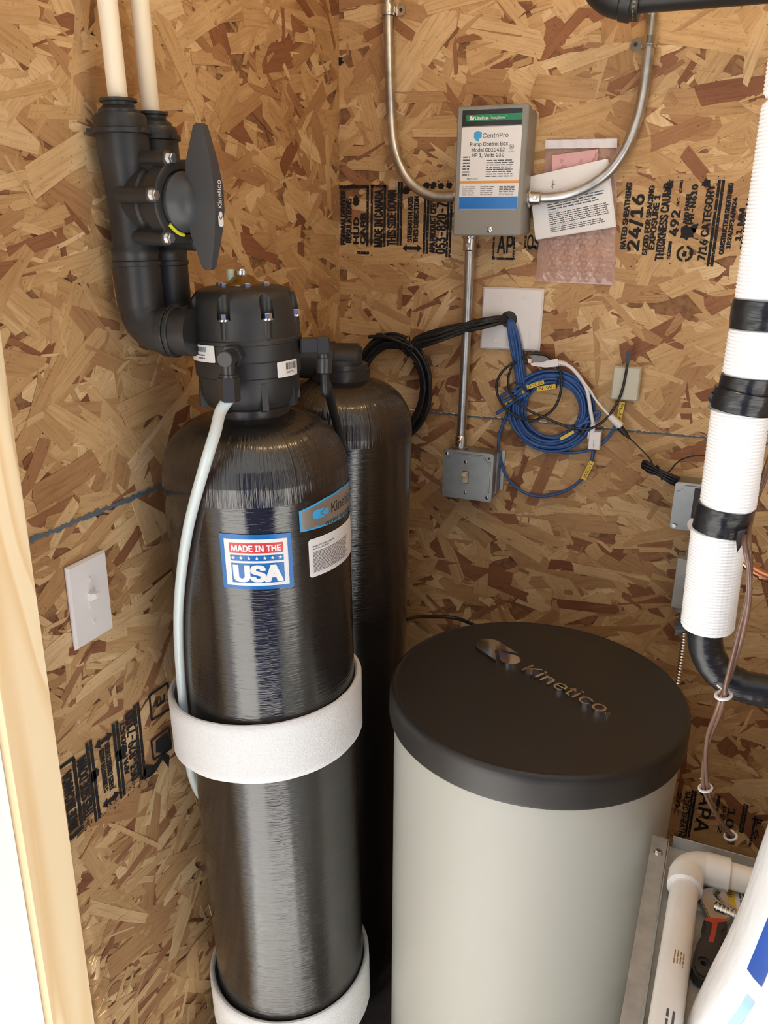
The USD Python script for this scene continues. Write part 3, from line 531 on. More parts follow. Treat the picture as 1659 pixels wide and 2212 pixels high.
ps, hs = TF.at(667, 1208, RT); hw_ = (TF.at(667, 1167, RT)[1]-TF.at(667, 1250, RT)[1])/2
sp = part("data_sticker", TF.wrap(ext(rrect(0, -hw_, .118, hw_, .004), .0004), ps, hs, RS), label_plain, t1, "white data sticker with fine print")
part("fine_print", TF.wrap(flat(join(text("Model: SOFTENER S650 XP", .006, hw_-.012, .0022), text("Serial No.: A138869", .006, hw_-.0155, .0022), scribble(.006, -hw_+.006, .085, hw_-.018, 15, rb)), .0005), ps, hs, RS), print_grey, sp)

t2 = thing("softener_tank", "second black wound tank in the corner behind the front tank", "water tank", TR.A-TR.a*1.0, "black wound softener tanks")
TOP2 = tank_shell(TR, -1.0, .2476, t2)
tc = TR.A+TR.a*(TOP2+.003); xa = unit((.93, .36, 0)); po = tc+TR.a*.026
part("tank_adapter", join(lathe([(.047, 0), (.050, .003), (.050, .014), (.040, .018), (.036, .03)], tc, TR.a, 40), cyl(po-xa*.13, po+xa*.036, .0300, 40, .006), cyl(po-xa*.008, po-xa*.018, .0330, 40, .002)), black_plastic, t2, "black plastic adapter pipe on the neck")

# foam packing bands
def foam_band(T, s_top, s_bot, ri, th, bulge, phb, tilt, pht):
    n = 120; P = np.linspace(0, 2*np.pi, n, endpoint=False); V = []
    prof = [(0, s_bot+.003), (.003, s_bot), (th-.003, s_bot), (th, s_bot+.004)]+[(th, z) for z in np.linspace(s_bot+.012, s_top-.012, 5)]+[(th, s_top-.004), (th-.003, s_top), (.003, s_top), (0, s_top-.003)]
    for a in P:
        b = bulge*max(0, math.cos(a-phb))**3; dz = tilt*math.cos(a-pht)
        V += [T.pt(a, z+dz, ri+b+t) for t, z in prof]
    m = len(prof); F = []
    for i in range(n):
        for j in range(m): a_, b_ = i*m+j, i*m+(j+1) % m; c_, d_ = ((i+1) % n)*m+j, ((i+1) % n)*m+(j+1) % m; F += [[a_, c_, d_], [a_, d_, b_]]
    v = np.array(V); nr = meshkit.noise(v*60)-.5; ax = v-T.A; ax -= np.outer(ax@T.a, T.a); ax /= np.linalg.norm(ax, axis=1, keepdims=True)
    return v+ax*nr[:, None]*.0012, np.array(F)
solo("foam_band", "upper white foam band with the drain tube tucked behind", "foam band", foam_band(TF, -.085, -.181, RT+.0015, .009, .016, -1.45, .006, 1.2), foam, group="white foam bands")
solo("foam_band", "lower white foam band at the bottom edge of the photo", "foam band", foam_band(TF, -.652, -.75, RT+.0015, .009, .004, -1.45, .004, 1.2), foam, group="white foam bands")

# milky drain tube hanging down the left of the front tank
tp0, tp1 = TUBE0, TF.hit(394, 1220, .1365); z_a, z_b = (tp0-CAM)@CF, (tp1-CAM)@CF
dp = [TUBE0]
for u, v in ((476, 890), (466, 930), (452, 975), (437, 1025), (420, 1085), (406, 1145)):
    k_ = min(1, (v-865)/130); k_ = k_*k_*(3-2*k_); zc_ = (TF.hit(u, v, .1370)-CAM)@CF; dp.append(CAM+ray(u, v)*(z_a*(1-k_)+zc_*k_))
dp += [TF.hit(u, v, r) for u, v, r in ((394, 1220, .1365), (386, 1310, .1355), (386, 1390, .1355), (391, 1470, .1355), (400, 1560, .1355))]
ph_ = TF.at(407, 1640, .1355)[0]; dp += [TF.pt(ph_-d_, s_, .1358) for d_, s_ in ((.05, -.20), (.22, -.27), (.5, -.34), (.9, -.42))]
solo("drain_tube", "milky white drain tube running down beside the front tank", "tube", tube(dp, [.0074, .0072, .0068, .0066, .0066], 16), tube_clear, smooth=True)
b0 = BL0; brine_pts = [b0, b0-TF.a*.03, *[on(u, v, 1, y) for u, v, y in ((706, 830, -.545), (718, 880, -.50), (731, 930, -.455), (744, 985, -.425))]]
solo("brine_line", "thin black tube dropping behind the front tank from the valve", "tube", tube(brine_pts, .0062, 14), cable_black, smooth=True)

# ------------------------------------------------------------------ bypass valve and supply pipes
BV = thing("bypass_valve", "black bypass valve with winged handle joined to the front tank", "valve", (.044, -.65, 1.46))
up = TF.a
c1, c2 = np.array([.044, -.677, 1.46]), np.array([.044, -.619, 1.46])
def column(c, top, zb=0.):
    return lathe([(.018, zb), (.0275, zb+.002), (.0275, .052), (.029, .053), (.029, .058), (.0275, .059), (.0275, .064), (.0285, .066), (.0285, .072), (.026, .076), (.026, .120), (.027, .150), (.029, .165), (.030, .178), (.030, .198), (.0335, .199), (.0335, .204), (.030, .205), (.030, top-.004), (.028, top), (.012, top)], c, up, 48)
for c, tp_, nm in ((c1, .220, "front"), (c2, .214, "rear")):
    cp = part("port_column", column(c, tp_), black_plastic, BV)
    part("push_fit_collar", lathe([(.012, tp_-.002), (.024, tp_-.001), (.024, tp_+.004), (.018, tp_+.009), (.018, tp_+.012), (.0215, tp_+.013), (.0215, tp_+.016), (.012, tp_+.0165)], c, up, 40), black_smooth, cp)
    tg_ = c+up*.2015; rr_ = unit((.45, -.9, 0)); [part("locking_clip", cbox(tg_+d_*.034, (.011, .006, .0045), .001, np.array([d_, np.cross(up, d_), up])), black_smooth, cp) for d_ in (unit((-.8, -.6, 0)), unit((.9, -.2, 0)))]
# elbows to the valve head
for c in (c1, c2):
    a_ = c+up*.004; e = [c+up*.02, c+up*.004, c+np.array([.006, 0, -.014]), c+np.array([.022, .001, -.024]), c+np.array([.040, .004, -.026])]
    ep = part("elbow", tube(e, .0275, 28, 8), black_plastic, BV)
    o_ = c+np.array([.030, .003, -.026]); d_ = unit((1, .12, .0)); part("union_ring", join(cyl(o_, o_+d_*.010, .0305, 36, .001), cyl(o_+d_*.012, o_+d_*.018, .0315, 36, .001), cyl(o_+d_*.018, o_+d_*.040, .0285, 36)), black_plastic, ep)
# central body, flange and knob; nrm points out of the face
nrm = unit((.99, -.15, -.02)); hv = unit(up-nrm*(up@nrm)); wv = np.cross(hv, nrm)
fc = on(398, 437, 1, -.672)
fcv = lambda w_, h_, n_=0.: fc+wv*w_+hv*h_+nrm*n_
bd = part("valve_body", join(lathe([(.030, -.088), (.044, -.080), (.044, -.036), (.041, -.034), (.041, -.022), (.046, -.020), (.046, -.002), (.043, 0), (.036, 0), (.036, -.006), (.01, -.006)], fc, nrm, 64)), black_plastic, BV)
FBR = .050
ang = [90+22+60*k for k in range(6)]
for k in range(6):
    a_ = math.radians(ang[k]); q0 = fcv(FBR*math.cos(a_), FBR*math.sin(a_)); part("bolt_lug", join(cyl(q0-nrm*.055, q0-nrm*.001, .0088, 20, .001), cbox(q0-nrm*.028-(q0-fc)*.14, (.054, .016, .014), .001, np.array([nrm, unit(np.cross(nrm, q0-fc)), unit(q0-fc)]))), black_plastic, bd)
    part("bolt", join(hexnut(q0-nrm*.001, q0+nrm*.007, .0058), cyl(q0-nrm*.001, q0+nrm*.001, .0075, 18)), steel, bd)
arc = [fcv(.0365*math.cos(t), .0365*math.sin(t), .0008) for t in np.linspace(math.radians(222), math.radians(262), 12)]
part("yellow_mark", tube(arc, .0022, 8, 2), valve_yellow, bd, "yellow position mark under the handle")
HH = []
for h_, w_, n0_, n1_ in ((.0765, .0048, .026, .040), (.079, .004, .030, .036), (.040, .0075, .014, .050), (.012, .0095, .010, .0545), (-.012, .0095, .010, .0545), (-.040, .0075, .014, .050), (-.0765, .0048, .026, .040), (-.079, .004, .030, .036)):
    HH += [fcv(sx*w_, h_+.004, n0_) for sx in (-1, 1)]+[fcv(sx*w_*1.05, h_+.004, (n0_+n1_)/2) for sx in (-1, 1)]+[fcv(sx*w_*.85, h_+.004, n1_) for sx in (-1, 1)]
kn = part("handle", hull(HH), grey_handle, BV, "charcoal winged handle reading Kinetico", smooth=50)
part("knob_dome", lathe([(.010, -.006), (.034, -.006), (.034, .004), (.032, .006), (.030, .012), (.025, .020), (.016, .026), (.001, .028)], fc, nrm, 48), grey_handle, kn)
HF = Fr(fcv(.0, .004, .0551), hv, -wv, nrm)
lgs = [affinity.translate(g, -.026, -.0) for g in logo(.0042)]
part("lettering", HF(join(text("Kinetico", -.010, -.0030, .0064, .030), *[ext(g, .00015) for g in lgs])), label_plain, kn, "pale Kinetico lettering")

for c, (u0, v0), lab in ((c1, (225, -40), "left cream supply pipe rising from the bypass valve"), (c2, (296, -40), "right cream supply pipe rising from the bypass valve")):
    st_ = c+up*(.19 if c is c1 else .184); tp_ = st_+(up*1.+np.array([.012, -.008, 0]))*.695
    solo("supply_pipe", lab, "pipe", cyl(st_, tp_, .0111, 32), cpvc, group="cream supply pipes")

# ------------------------------------------------------------------ brine tank
BC = np.array([.530, -.4135, 0.]); ZL = .8936
bt = thing("brine_tank", "round greige brine tank with a black lid", "brine tank", BC)
part("drum", lathe([(.19, .0), (.205, .004), (.212, .02), (.2205, ZL-.06), (.2215, ZL-.02), (.2, ZL-.02)], BC, (0, 0, 1), 128), drum_grey, bt, smooth=40)
ld = part("lid", lathe([(.2245, ZL-.049), (.2275, ZL-.050), (.2285, ZL-.046), (.2286, ZL-.014), (.2275, ZL-.006), (.2245, ZL-.0018), (.2215, ZL-.0004), (.2195, ZL-.0012), (.216, ZL-.0012), (.15, ZL+.0008), (.05, ZL+.0016), (.001, ZL+.0016)], BC, (0, 0, 1), 160), lid_black, bt, "black domed lid", smooth=40)
p1, p2, p3 = on(1125.3, 1453.7, 2, ZL+.0012), on(1297.5, 1548, 2, ZL+.0012), on(1145, 1441, 2, ZL+.0012)
ex_ = unit(p2-p1); LFr = Fr(p1, ex_, np.cross([0, 0, 1.], ex_), (0, 0, 1)); lh = (p3-p1)@LFr.ey
part("badge_lettering", LFr(text("Kinetico", 0, 0, lh, np.linalg.norm(p2-p1), depth=.0065, italic=-.0)), chrome, ld, "raised chrome Kinetico lettering")
part("trade_mark", LFr(join(ext(sg.Point(np.linalg.norm(p2-p1)+.006, lh*.28).buffer(.0033).difference(sg.Point(np.linalg.norm(p2-p1)+.006, lh*.28).buffer(.0024)), .006), text("R", np.linalg.norm(p2-p1)+.0048, lh*.28-.0013, .0026, depth=.006))), chrome, ld)
q1, q2 = on(1057, 1401, 2, ZL+.0012), on(1118, 1441, 2, ZL+.0012); rl = np.linalg.norm(q2-q1)/2.85
LG = Fr(q1, q2-q1, np.cross([0, 0, 1.], unit(q2-q1)), (0, 0, 1))
for g in logo(rl*.92): part("drop_logo", LG(ext(g.buffer(-.0008).buffer(.0008), .006)), chrome, ld, "mirror chrome drop emblem")

# ------------------------------------------------------------------ things fixed to the back wall
cb = thing("pump_control_box", "grey steel pump control box with white CentriPro label", "control box", (.32, -.04, 1.56))
x0, x1, z0, z1, D = .2595, .3825, 1.5597, 1.7670, .075
part("enclosure", bx((x0+.001, -D+.002, z0+.004), (x1-.001, -.0035, z1-.004), .002), box_paint, cb)
cv = part("cover", bx((x0, -D-.0012, z0), (x1, -D+.026, z1), .0022), box_paint, cb)
part("cover_screw", join(lathe([(.0052, 0), (.005, .0015), (.003, .0028), (.001, .003)], (.3265, -D-.001, z0+.010), (0, -1, 0), 24), cbox((.3265, -D-.0042, z0+.010), (.006, .0008, .0012), .0002), cbox((.3265, -D-.0042, z0+.010), (.0012, .0008, .006), .0002)), steel, cv)
for s_ in (x0+.002, x1-.002): pass
FX = Fr((x0, -D-.0012, z1), (1, 0, 0), (0, 0, 1), (0, -1, 0)); wdt, hgt = x1-x0, z1-z0
LX = lambda t: wdt*t
LY = lambda t: -hgt*t
hd = part("header_label", FX(ext(sg.box(LX(.075), LY(.152), LX(.915), LY(.032)), .0004)), label_black, cb, "black and green header label")
part("green_banner", FX(flat(ext(sg.Polygon([(LX(.14), LY(.115)), (LX(.125), LY(.068)), (LX(.915), LY(.068)), (LX(.915), LY(.115))]), .0001), .0004)), label_green, hd)
part("lettering", FX(flat(join(text("Littelfuse", LX(.265), LY(.104), hgt*.021, LX(.185), True), text("PumpSaver", LX(.485), LY(.104), hgt*.018, LX(.2)), text("R", LX(.69), LY(.088), hgt*.007), ext(sg.box(LX(.467), LY(.112), LX(.472), LY(.072)), .0001), ext(sg.Polygon([(LX(.185), LY(.107)), (LX(.185), LY(.076)), (LX(.225), LY(.076)), (LX(.205), LY(.092)), (LX(.25), LY(.08)), (LX(.24), LY(.107))]), .0001)), .0005)), label_white, hd)
wl = part("rating_label", FX(join(ext(rrect(LX(.075), LY(.79), LX(.925), LY(.160), .003), .0004))), label_white, cb, "white rating label with blue foot")
part("blue_foot", FX(flat(ext(sg.box(LX(.077), LY(.788), LX(.923), LY(.692)), .0001), .0004)), label_blue, wl)
rl_ = np.random.default_rng(9); XX = lambda t: LX(.075+.85*t)
YY = lambda t: LY(.160+.532*t)
part("lettering", FX(flat(join(text("CentriPro", XX(.36), YY(.155), hgt*.034, LX(.36)), text("Pump Control Box", XX(.15), YY(.268), hgt*.027, LX(.54), True), text("Model CB10412", XX(.18), YY(.350), hgt*.027, LX(.47), True), text("HP 1, Volts 230", XX(.19), YY(.425), hgt*.027, LX(.46), True),
    ext(sg.Point(XX(.845), YY(.29)).buffer(.0042).difference(sg.Point(XX(.845), YY(.29)).buffer(.0036)), .0001), text("UL", XX(.824), YY(.305), .0036, None, True), text("LISTED", XX(.80), YY(.365), .0016, LX(.08)), text("Apr 24, 2019", XX(.12), YY(.745), .0024, LX(.16), True),
    scribble(XX(.04), YY(.70), XX(.16), YY(.40), 7, rl_), scribble(XX(.44), YY(.72), XX(.90), YY(.46), 8, rl_, .9), scribble(XX(.05), YY(.985), XX(.27), YY(.84), 5, rl_), scribble(XX(.36), YY(.985), XX(.60), YY(.84), 5, rl_), scribble(XX(.68), YY(.985), XX(.95), YY(.84), 6, rl_)), .0005)), print_grey, wl)
part("orange_bar", FX(flat(ext(sg.box(XX(.0), YY(.805), XX(1.), YY(.768)), .0001), .0005)), label_orange, wl)
part("maker_emblem", FX(flat(ext(sg.Polygon([(XX(.21), YY(.075)), (XX(.27), YY(.055)), (XX(.34), YY(.075)), (XX(.34), YY(.15)), (XX(.30), YY(.165)), (XX(.30), YY(.2)), (XX(.26), YY(.2)), (XX(.21), YY(.15))]), .0001), .0005)), brand_blue, wl)

def conduit(name_label, pts, r=.0090):
    c = thing("conduit", name_label, "conduit", pts[-1], "galvanised conduits on the back wall"); part("pipe", tube(pts, r, 20, 8), galv, c, smooth=True); return c
def connector(c, p, d, r=.0120, ln=.026, hub=.008, sd=(0, -1, 0)):
    """set-screw connector whose locknut end stands at p, pointing along d"""
    p, d = np.array(p), unit(d); h = part("set_screw_connector", lathe([(.0095, 0), (r+.003, 0), (r+.003, .003), (r+.001, .004), (r, .006), (r, ln-.002), (r-.0015, ln), (.0092, ln)], p, d, 28), zinc, c)
    s_ = np.array(sd, float); m_ = p+d*ln*.6; part("set_screw", join(cyl(m_+s_*(r-.001), m_+s_*(r+.0035), .0042, 16, .0006), hexnut(m_+s_*(r+.003), m_+s_*(r+.0045), .0032, .0003)), steel, h)
def strap(c, p, d, side, r=.0092):
    """one-hole strap: saddle over the pipe at p (axis d), ear on one side"""
    p, d, side = np.array(p), unit(d), unit(side); out = np.array([0, -1., 0]); V = []; w_ = .0085
    th = np.linspace(-.2, math.pi+.2, 18); ring = []
    s1 = []
    for rr_ in (r+.0003, r+.0022): s1.append([(rr_*math.cos(t), rr_*math.sin(t)) for t in th])
    pol = sg.Polygon(s1[0]+s1[1][::-1]).buffer(0); v, f = ext(pol, 2*w_)
    sad = p+v[:, :1]*side+v[:, 1:2]*out+(v[:, 2:3]-w_)*d
    pd = -p[1]-.0036-.0005; b_ = part("strap", join((sad, f), cyl(p-d*.0045, p+d*.0045, r+.0034, 24)), zinc, c)
    ear = rrect(r+.0005, -.0085, r+.020, .0085, .006).difference(sg.Point(r+.0125, 0).buffer(.0032)); v, f = ext(ear, .0016)
    part("strap_ear", (p-out*(-p[1]-.0055)+v[:, :1]*side+v[:, 1:2]*d+v[:, 2:3]*out, f), zinc, b_)
    h0 = p+side*(r+.0125)-out*(-p[1]-.0052); part("screw_head", lathe([(.0031, 0), (.003, .0008), (.001, .0012)], h0, out, 18), print_black, b_)
dc = .030
c1p = [B(u, v, d) for u, v, d in ((838, -40, .013), (838.5, 40, .013), (841, 140, .015), (844, 230, .019), (849, 300, .024), (861, 350, .028), (884, 391, .030), (917, 417, .031), (950, 425.5, .031))]+[np.array([x0-.002, -.032, 1.6285])]
c1s = c1p[1]-c1p[0]; c1p = [np.array([c1p[0][0]+.001, c1p[0][1], 2.345])]+c1p
k1 = conduit("left galvanised conduit curving down into the control box", c1p); strap(k1, B(838.5, 22, .0135), c1s, (1, 0, 0)); connector(k1, (x0-.0005, -.032, 1.6285), (-1, 0, 0), ln=.012)
c2p = [B(u, v, d) for u, v, d in ((1412, -40, .013), (1409, 30, .013), (1401, 110, .014), (1391, 190, .017), (1377, 255, .021), (1354, 315, .026), (1320, 366, .030), (1277, 400, .034), (1230, 420, .036), (1190, 427, .037))]+[np.array([x1+.002, -.037, 1.6225])]
c2s = c2p[1]-c2p[3]; c2p = [np.array([c2p[0][0]-.001, c2p[0][1], 2.345])]+c2p
k2 = conduit("right galvanised conduit curving over the paper into the control box", c2p); strap(k2, B(1402.5, 92, .0142), c2s, (-1, 0, 0)); connector(k2, (x1+.0002, -.037, 1.6225), (1, 0, 0), ln=.024)
SX0, SX1, SZ0, SZ1, SD = .2526, .3538, 1.0650, 1.1620, .054
zt = SZ1-.002
c3p = [np.array([.2925, -.030, z0]), np.array([.2918, -.030, 1.40]), np.array([.2905, -.030, 1.28]), np.array([.2893, -.030, zt])]
c3p = [B(1015.5, 512, .030), B(1011, 640, .030), B(1002.5, 820, .030), B(995, 968, .030)]; c3p[0][2] = z0-.0; c3p[-1][2] = zt+.001
k3 = conduit("straight galvanised conduit dropping from the control box to the switch", c3p); connector(k3, c3p[0]+[0, 0, -.0005], (0, 0, -1)); connector(k3, c3p[-1]+[0, 0, .0005], (0, 0, 1))

# square steel switch box
sbx = thing("switch_box", "square steel box with an ivory toggle switch", "switch box", (.30, -.03, SZ0))
part("box", bx((SX0+.001, -SD+.003, SZ0+.001), (SX1-.001, -.0035, SZ1-.001), .003), galv_box, sbx)
part("mounting_bracket", join(bx((SX1-.001, -.030, SZ0+.010), (SX1+.0025, -.0036, SZ1-.004), .0008), bx((SX1+.0025, -.0062, SZ0+.012), (SX1+.011, -.0036, SZ1-.002), .0008)), galv_box, sbx)
FS = Fr((SX0, -SD, SZ0), (1, 0, 0), (0, 0, 1), (0, -1, 0)); sw_, sh2 = SX1-SX0, SZ1-SZ0
part("cover_rim", FS(ext(rrect(0, 0, sw_, sh2, .006), .0022), -.0004), galv_box, sbx)
notch = lambda x, y, r: sg.Point(x, y).buffer(r)
face = rrect(.005, .005, sw_-.005, sh2-.005, .004)
for cx, cy in ((.004, sh2-.004), (sw_-.004, sh2-.004), (sw_-.004, .004), (.004, .004)): face = face.difference(notch(cx, cy, .0135))
face = face.buffer(-.002).buffer(.002); up_ = face.buffer(-.0022)
cvp = part("switch_cover", FS(join(ext(face, .0035), flat(ext(up_, .0015), .0034)), .0015), galv_box, sbx)
cx, cy = sw_*.475, sh2*.475
for dx, dy, r in ((-.001, .031, .0036), (.001, -.030, .0036)): part("cover_screw", lathe([(r, 0), (r*.9, .0012), (r*.4, .002), (.0002, .0021)], FS.p(cx+dx, cy+dy, .006), FS.en, 20), steel, cvp)
for dx, dy in ((.0075, sh2-.0075), (sw_-.0085, .0085)): part("cover_screw", lathe([(.0036, 0), (.0033, .0014), (.0012, .0022), (.0002, .0022)], FS.p(dx, dy, .002), FS.en, 20), steel, cvp)
part("screw_hole", lathe([(.0022, 0), (.0022, .0003)], FS.p(sw_-.0095, sh2-.009, .0018), FS.en, 18), print_black, cvp)
part("toggle_slot", FS(ext(rrect(cx-.0062, cy-.0125, cx+.0062, cy+.0125, .001), .0003), .0063), print_black, cvp)
part("toggle", join(FS(ext(rrect(cx-.0052, cy-.0115, cx+.0050, cy+.0115, .001), .0012), .0064), hull([FS.p(cx+sx, cy+y, z) for sx in (-.0046, .0046) for y, z in ((.0005, .007), (.0105, .007), (.0050, .0185), (.0115, .0180))])), ivory, sbx, "ivory toggle lever")

# two-gang white plate with the cable hole
PC = np.array([.3596, -.0035, 1.4132])
wp = thing("wall_plate", "white two-gang blank wall plate with cables through its hole", "wall plate", PC)
FP = Fr(PC, (1, 0, 0), (0, 0, 1), (0, -1, 0))
part("plate", hull([FP.p(sx*a_, sz*b_, n_) for sx in (-1, 1) for sz in (-1, 1) for a_, b_, n_ in ((.0578, .0570, 0), (.0578, .0570, .0025), (.0545, .0537, .0060))]), white_plastic, wp, smooth=20)
hp = B(1099, 690, .0100); hx_, hz_ = (hp-PC)[0], (hp-PC)[2]
part("cable_hole", lathe([(.0155, .0), (.0155, .0006)], FP.p(hx_, hz_, .0060), FP.en, 40), print_black, wp)
for u, v in ((1079, 641), (1130, 644), (1071, 737)): s_ = B(u, v, .0095); part("plate_screw", join(lathe([(.0036, 0), (.0032, .0010), (.0005, .0013)], (s_[0], -.0095, s_[2]), (0, -1, 0), 20), cbox((s_[0], -.0108, s_[2]), (.0008, .0006, .0058), .0001)), white_plastic, wp)

# light switch on the left wall
LC = np.array([.0035, -.78039, 1.098])
ls = thing("light_switch", "white toggle light switch plate on the left wall", "light switch", LC)
FL2 = Fr(LC, (0, 1, 0), (0, 0, 1), (1, 0, 0))
part("plate", hull([FL2.p(sx*a_, sz*b_, n_) for sx in (-1, 1) for sz in (-1, 1) for a_, b_, n_ in ((.0350, .0572, 0), (.0350, .0572, .0020), (.0325, .0547, .0055))]), white_plastic, ls, smooth=20)
part("toggle", join(FL2(ext(rrect(-.0056, -.0125, .0056, .0125, .0008), .0012), .0052), hull([FL2.p(sx, y, z) for sx in (-.0046, .0046) for y, z in ((0, .006), (.011, .006), (.0065, .0185), (.0125, .0175))])), white_plastic, ls)
for y in (.030, -.030): part("plate_screw", join(lathe([(.0036, 0), (.0032, .001), (.0005, .0013)], FL2.p(0, y, .0054), FL2.en, 20), cbox(FL2.p(0, y, .0067), (.0006, .0058, .0008), .0001)), white_plastic, ls)

# ------------------------------------------------------------------ paper and bubble pouch behind the right conduit
pou = thing("bubble_pouch", "pinkish bubble wrap pouch pinned to the wall behind the paper", "bubble pouch", B(1245, 610, .004))
q4 = [B(1180, 299, .008)[[0, 2]], B(1334, 296, .008)[[0, 2]], B(1326, 616, .008)[[0, 2]], B(1157, 608, .008)[[0, 2]]]
def quad(s, t): return (q4[0]*(1-s)+q4[1]*s)*(1-t)+(q4[3]*(1-s)+q4[2]*s)*t
nx, ny = 150, 300; ss, tt = np.meshgrid(np.linspace(0, 1, nx), np.linspace(0, 1, ny)); XY = np.array([quad(a, b) for a, b in zip(ss.ravel(), tt.ravel())])
XY[:, 0] += (meshkit.noise(np.column_stack([XY*40, np.zeros(len(XY))]))-.5)*.004*(np.abs(ss.ravel()-.5)*2)**4
def bubbles(xy, pitch=.0108):
    r = np.round(xy[:, 1]/(pitch*.866)); best = np.zeros(len(xy))
    for dr in (-1, 0, 1):
        row = r+dr; off = (row % 2)*pitch/2; cxx = np.round((xy[:, 0]-off)/pitch)*pitch+off; d = np.hypot(xy[:, 0]-cxx, xy[:, 1]-row*pitch*.866)
        k = .55+.45*np.sin(cxx*7919+row*131.7); best = np.maximum(best, k*np.sqrt(np.maximum(0, 1-(d/(pitch*.46))**2)))
    return best
edge = np.minimum(np.minimum(ss, 1-ss)*4, np.minimum(tt, 1-tt)*8).clip(0, 1).ravel()
dep = .0045+edge*(.004+.011*meshkit.fbm(np.column_stack([XY*38, np.ones(len(XY))]), 4))+edge*.0050*bubbles(XY)*(tt.ravel() > .09)
gi = np.arange(nx*ny).reshape(ny, nx); Fq = np.stack([gi[:-1, :-1], gi[1:, :-1], gi[1:, 1:], gi[:-1, 1:]], -1).reshape(-1, 4)
front = np.column_stack([XY[:, 0], -dep, XY[:, 1]]); back = np.column_stack([XY[:, 0], np.full(len(XY), -.0038), XY[:, 1]])
part("bubble_sheet", (front, Fq), bubble, pou, smooth=True)
part("back_sheet", (back[[gi[0, 0], gi[0, -1], gi[-1, -1], gi[-1, 0]]], np.array([[0, 3, 2, 1]])), bubble, pou)
s0_, s1_ = [np.array([quad(a, b) for a in np.linspace(0, 1, 24)]) for b in (.012, .070)]
wv_ = lambda P, z: np.column_stack([P[:, 0], -(.0125+.0012*np.sin(np.arange(len(P))*1.3))-z, P[:, 1]])
fr_ = np.vstack([wv_(s0_, 0), wv_(s1_, 0), wv_(s0_, -.002), wv_(s1_, -.002)]); n24 = 24; Fs = [[i, n24+i, n24+i+1, i+1] for i in range(n24-1)]+[[2*n24+i, 2*n24+i+1, 3*n24+i+1, 3*n24+i] for i in range(n24-1)]
part("closure_strip", (fr_, np.array(Fs)), strip_film, pou, "milky adhesive strip across the top", smooth=True)
ins = [B(u, v, .0155) for u, v in ((1192, 336), (1292, 322), (1290, 352), (1215, 372), (1192, 372))]
part("pink_insert", ext(sg.Polygon([(p[0], p[2]) for p in ins]), .0008) if False else (lambda m: (np.column_stack([m[0][:, 0], -.0150-m[0][:, 2], m[0][:, 1]]), m[1]))(ext(sg.Polygon([(p[0], p[2]) for p in ins]), .0008)), pink_film, pou)
pc = [B(u, v, .0225) for u, v in ((1142, 382), (1310, 343), (1328, 489), (1157, 517))]
fo = thing("instruction_paper", "white folded instruction sheet tucked behind the conduit", "paper", pc[3])
ex_ = unit(pc[1]-pc[0]); FPa = Fr(pc[3], ex_, np.cross((0, -1., 0), ex_), (0, -1, 0)); pw, phh = np.linalg.norm(pc[2]-pc[3]), (pc[0]-pc[3])@FPa.ey
pq = [((p-pc[3])@FPa.ex, (p-pc[3])@FPa.ey) for p in pc]
for k in range(3): part("sheet", FPa(ext(affinity.translate(sg.Polygon(pq), .0012*k, -.0006*k), .0006), -.0012*k), paper, fo)
rp = np.random.default_rng(4)
part("fine_print", FPa(flat(join(scribble(pw*.20, phh*.40, pw*.92, phh*.56, 4, rp, .8), scribble(pw*.20, phh*.17, pw*.95, phh*.36, 6, rp, .97), scribble(pw*.20, phh*.05, pw*.92, phh*.14, 3, rp, .85), text("WARRANTY", pw*.20, phh*.365, .0022), text("RISK DURING TROUBLESHOOTING", pw*.20, phh*.145, .0020)), .0007)), print_grey, fo)
c_ = np.array([pw*.30, phh*.80]); part("pen_mark", FPa(flat(join(*[ext(sg.LineString([c_-d_, c_+d_]).buffer(.00035), .0001) for d_ in (np.array([.001, .0075]), np.array([.004, .004]), np.array([.0045, -.002]))]), .0007)), print_grey, fo, "star drawn in pen")

# ------------------------------------------------------------------ cables
rc = np.random.default_rng(21)
def loop_pts(cu, cv, ru, rv, d, a0, a1, n, jit=0., rng=rc, tilt=0.):
    out = []
    for a in np.linspace(a0, a1, n):
        x, y = ru*math.cos(a), rv*math.sin(a); out.append(B(cu+x*math.cos(tilt)-y*math.sin(tilt)+rng.normal(0, jit), cv+x*math.sin(tilt)+y*math.cos(tilt)+rng.normal(0, jit), d+rng.uniform(-.0015, .0015)))
    return out
bc = thing("black_cable_coil", "coil of black cables hanging from the plate behind the rear tank", "cable", B(880, 900, .03))
for k in range(9):
    o = (k-4)*1.0; j = rc.normal(0, 1.2, 8)
    lead = [B(1097+o*.6, 686+abs(o)*.8, .006), B(1086, 690+o*1.5, .020), B(1050, 697+o*2.2+j[0], .034+.002*(k % 3)), B(1000, 708+o*2.6+j[1], .034+.003*(k % 2)), B(940, 728+o*3.0+j[2], .034+.003*(k % 3)), B(895, 741+o*2.6+j[3], .034+.003*(k % 2))]
    ru, rv = 62+k*2.6+j[4], 88+k*3.2+j[5]
    cir = loop_pts(848+j[6], 840+j[7], ru*1.02, rv*1.02, .030+.0035*(k % 4), -.95, -.95+2*math.pi*(1.0 if k % 2 else .96)*(1 if k % 3 else -1), 22, .6)
    part("cable", tube(lead+cir, .0033, 8, 4), cable_black, bc, smooth=True)
for k, (u, v) in enumerate(((796, 728), (812, 724))): part("cable_end", tube([B(895, 752, .045), B(862, 738, .046), B(838, 729+k, .046), B(u+12, v-1, .045), B(u, v, .045)], .0035, 8, 5), cable_black, bc, smooth=True)
part("twist_tie", join(*[tube(loop_pts(877, 742, 7, 17, .047, 0, 6.28, 12, .2, tilt=.3), .0012, 6, 3)]), cable_black, bc)

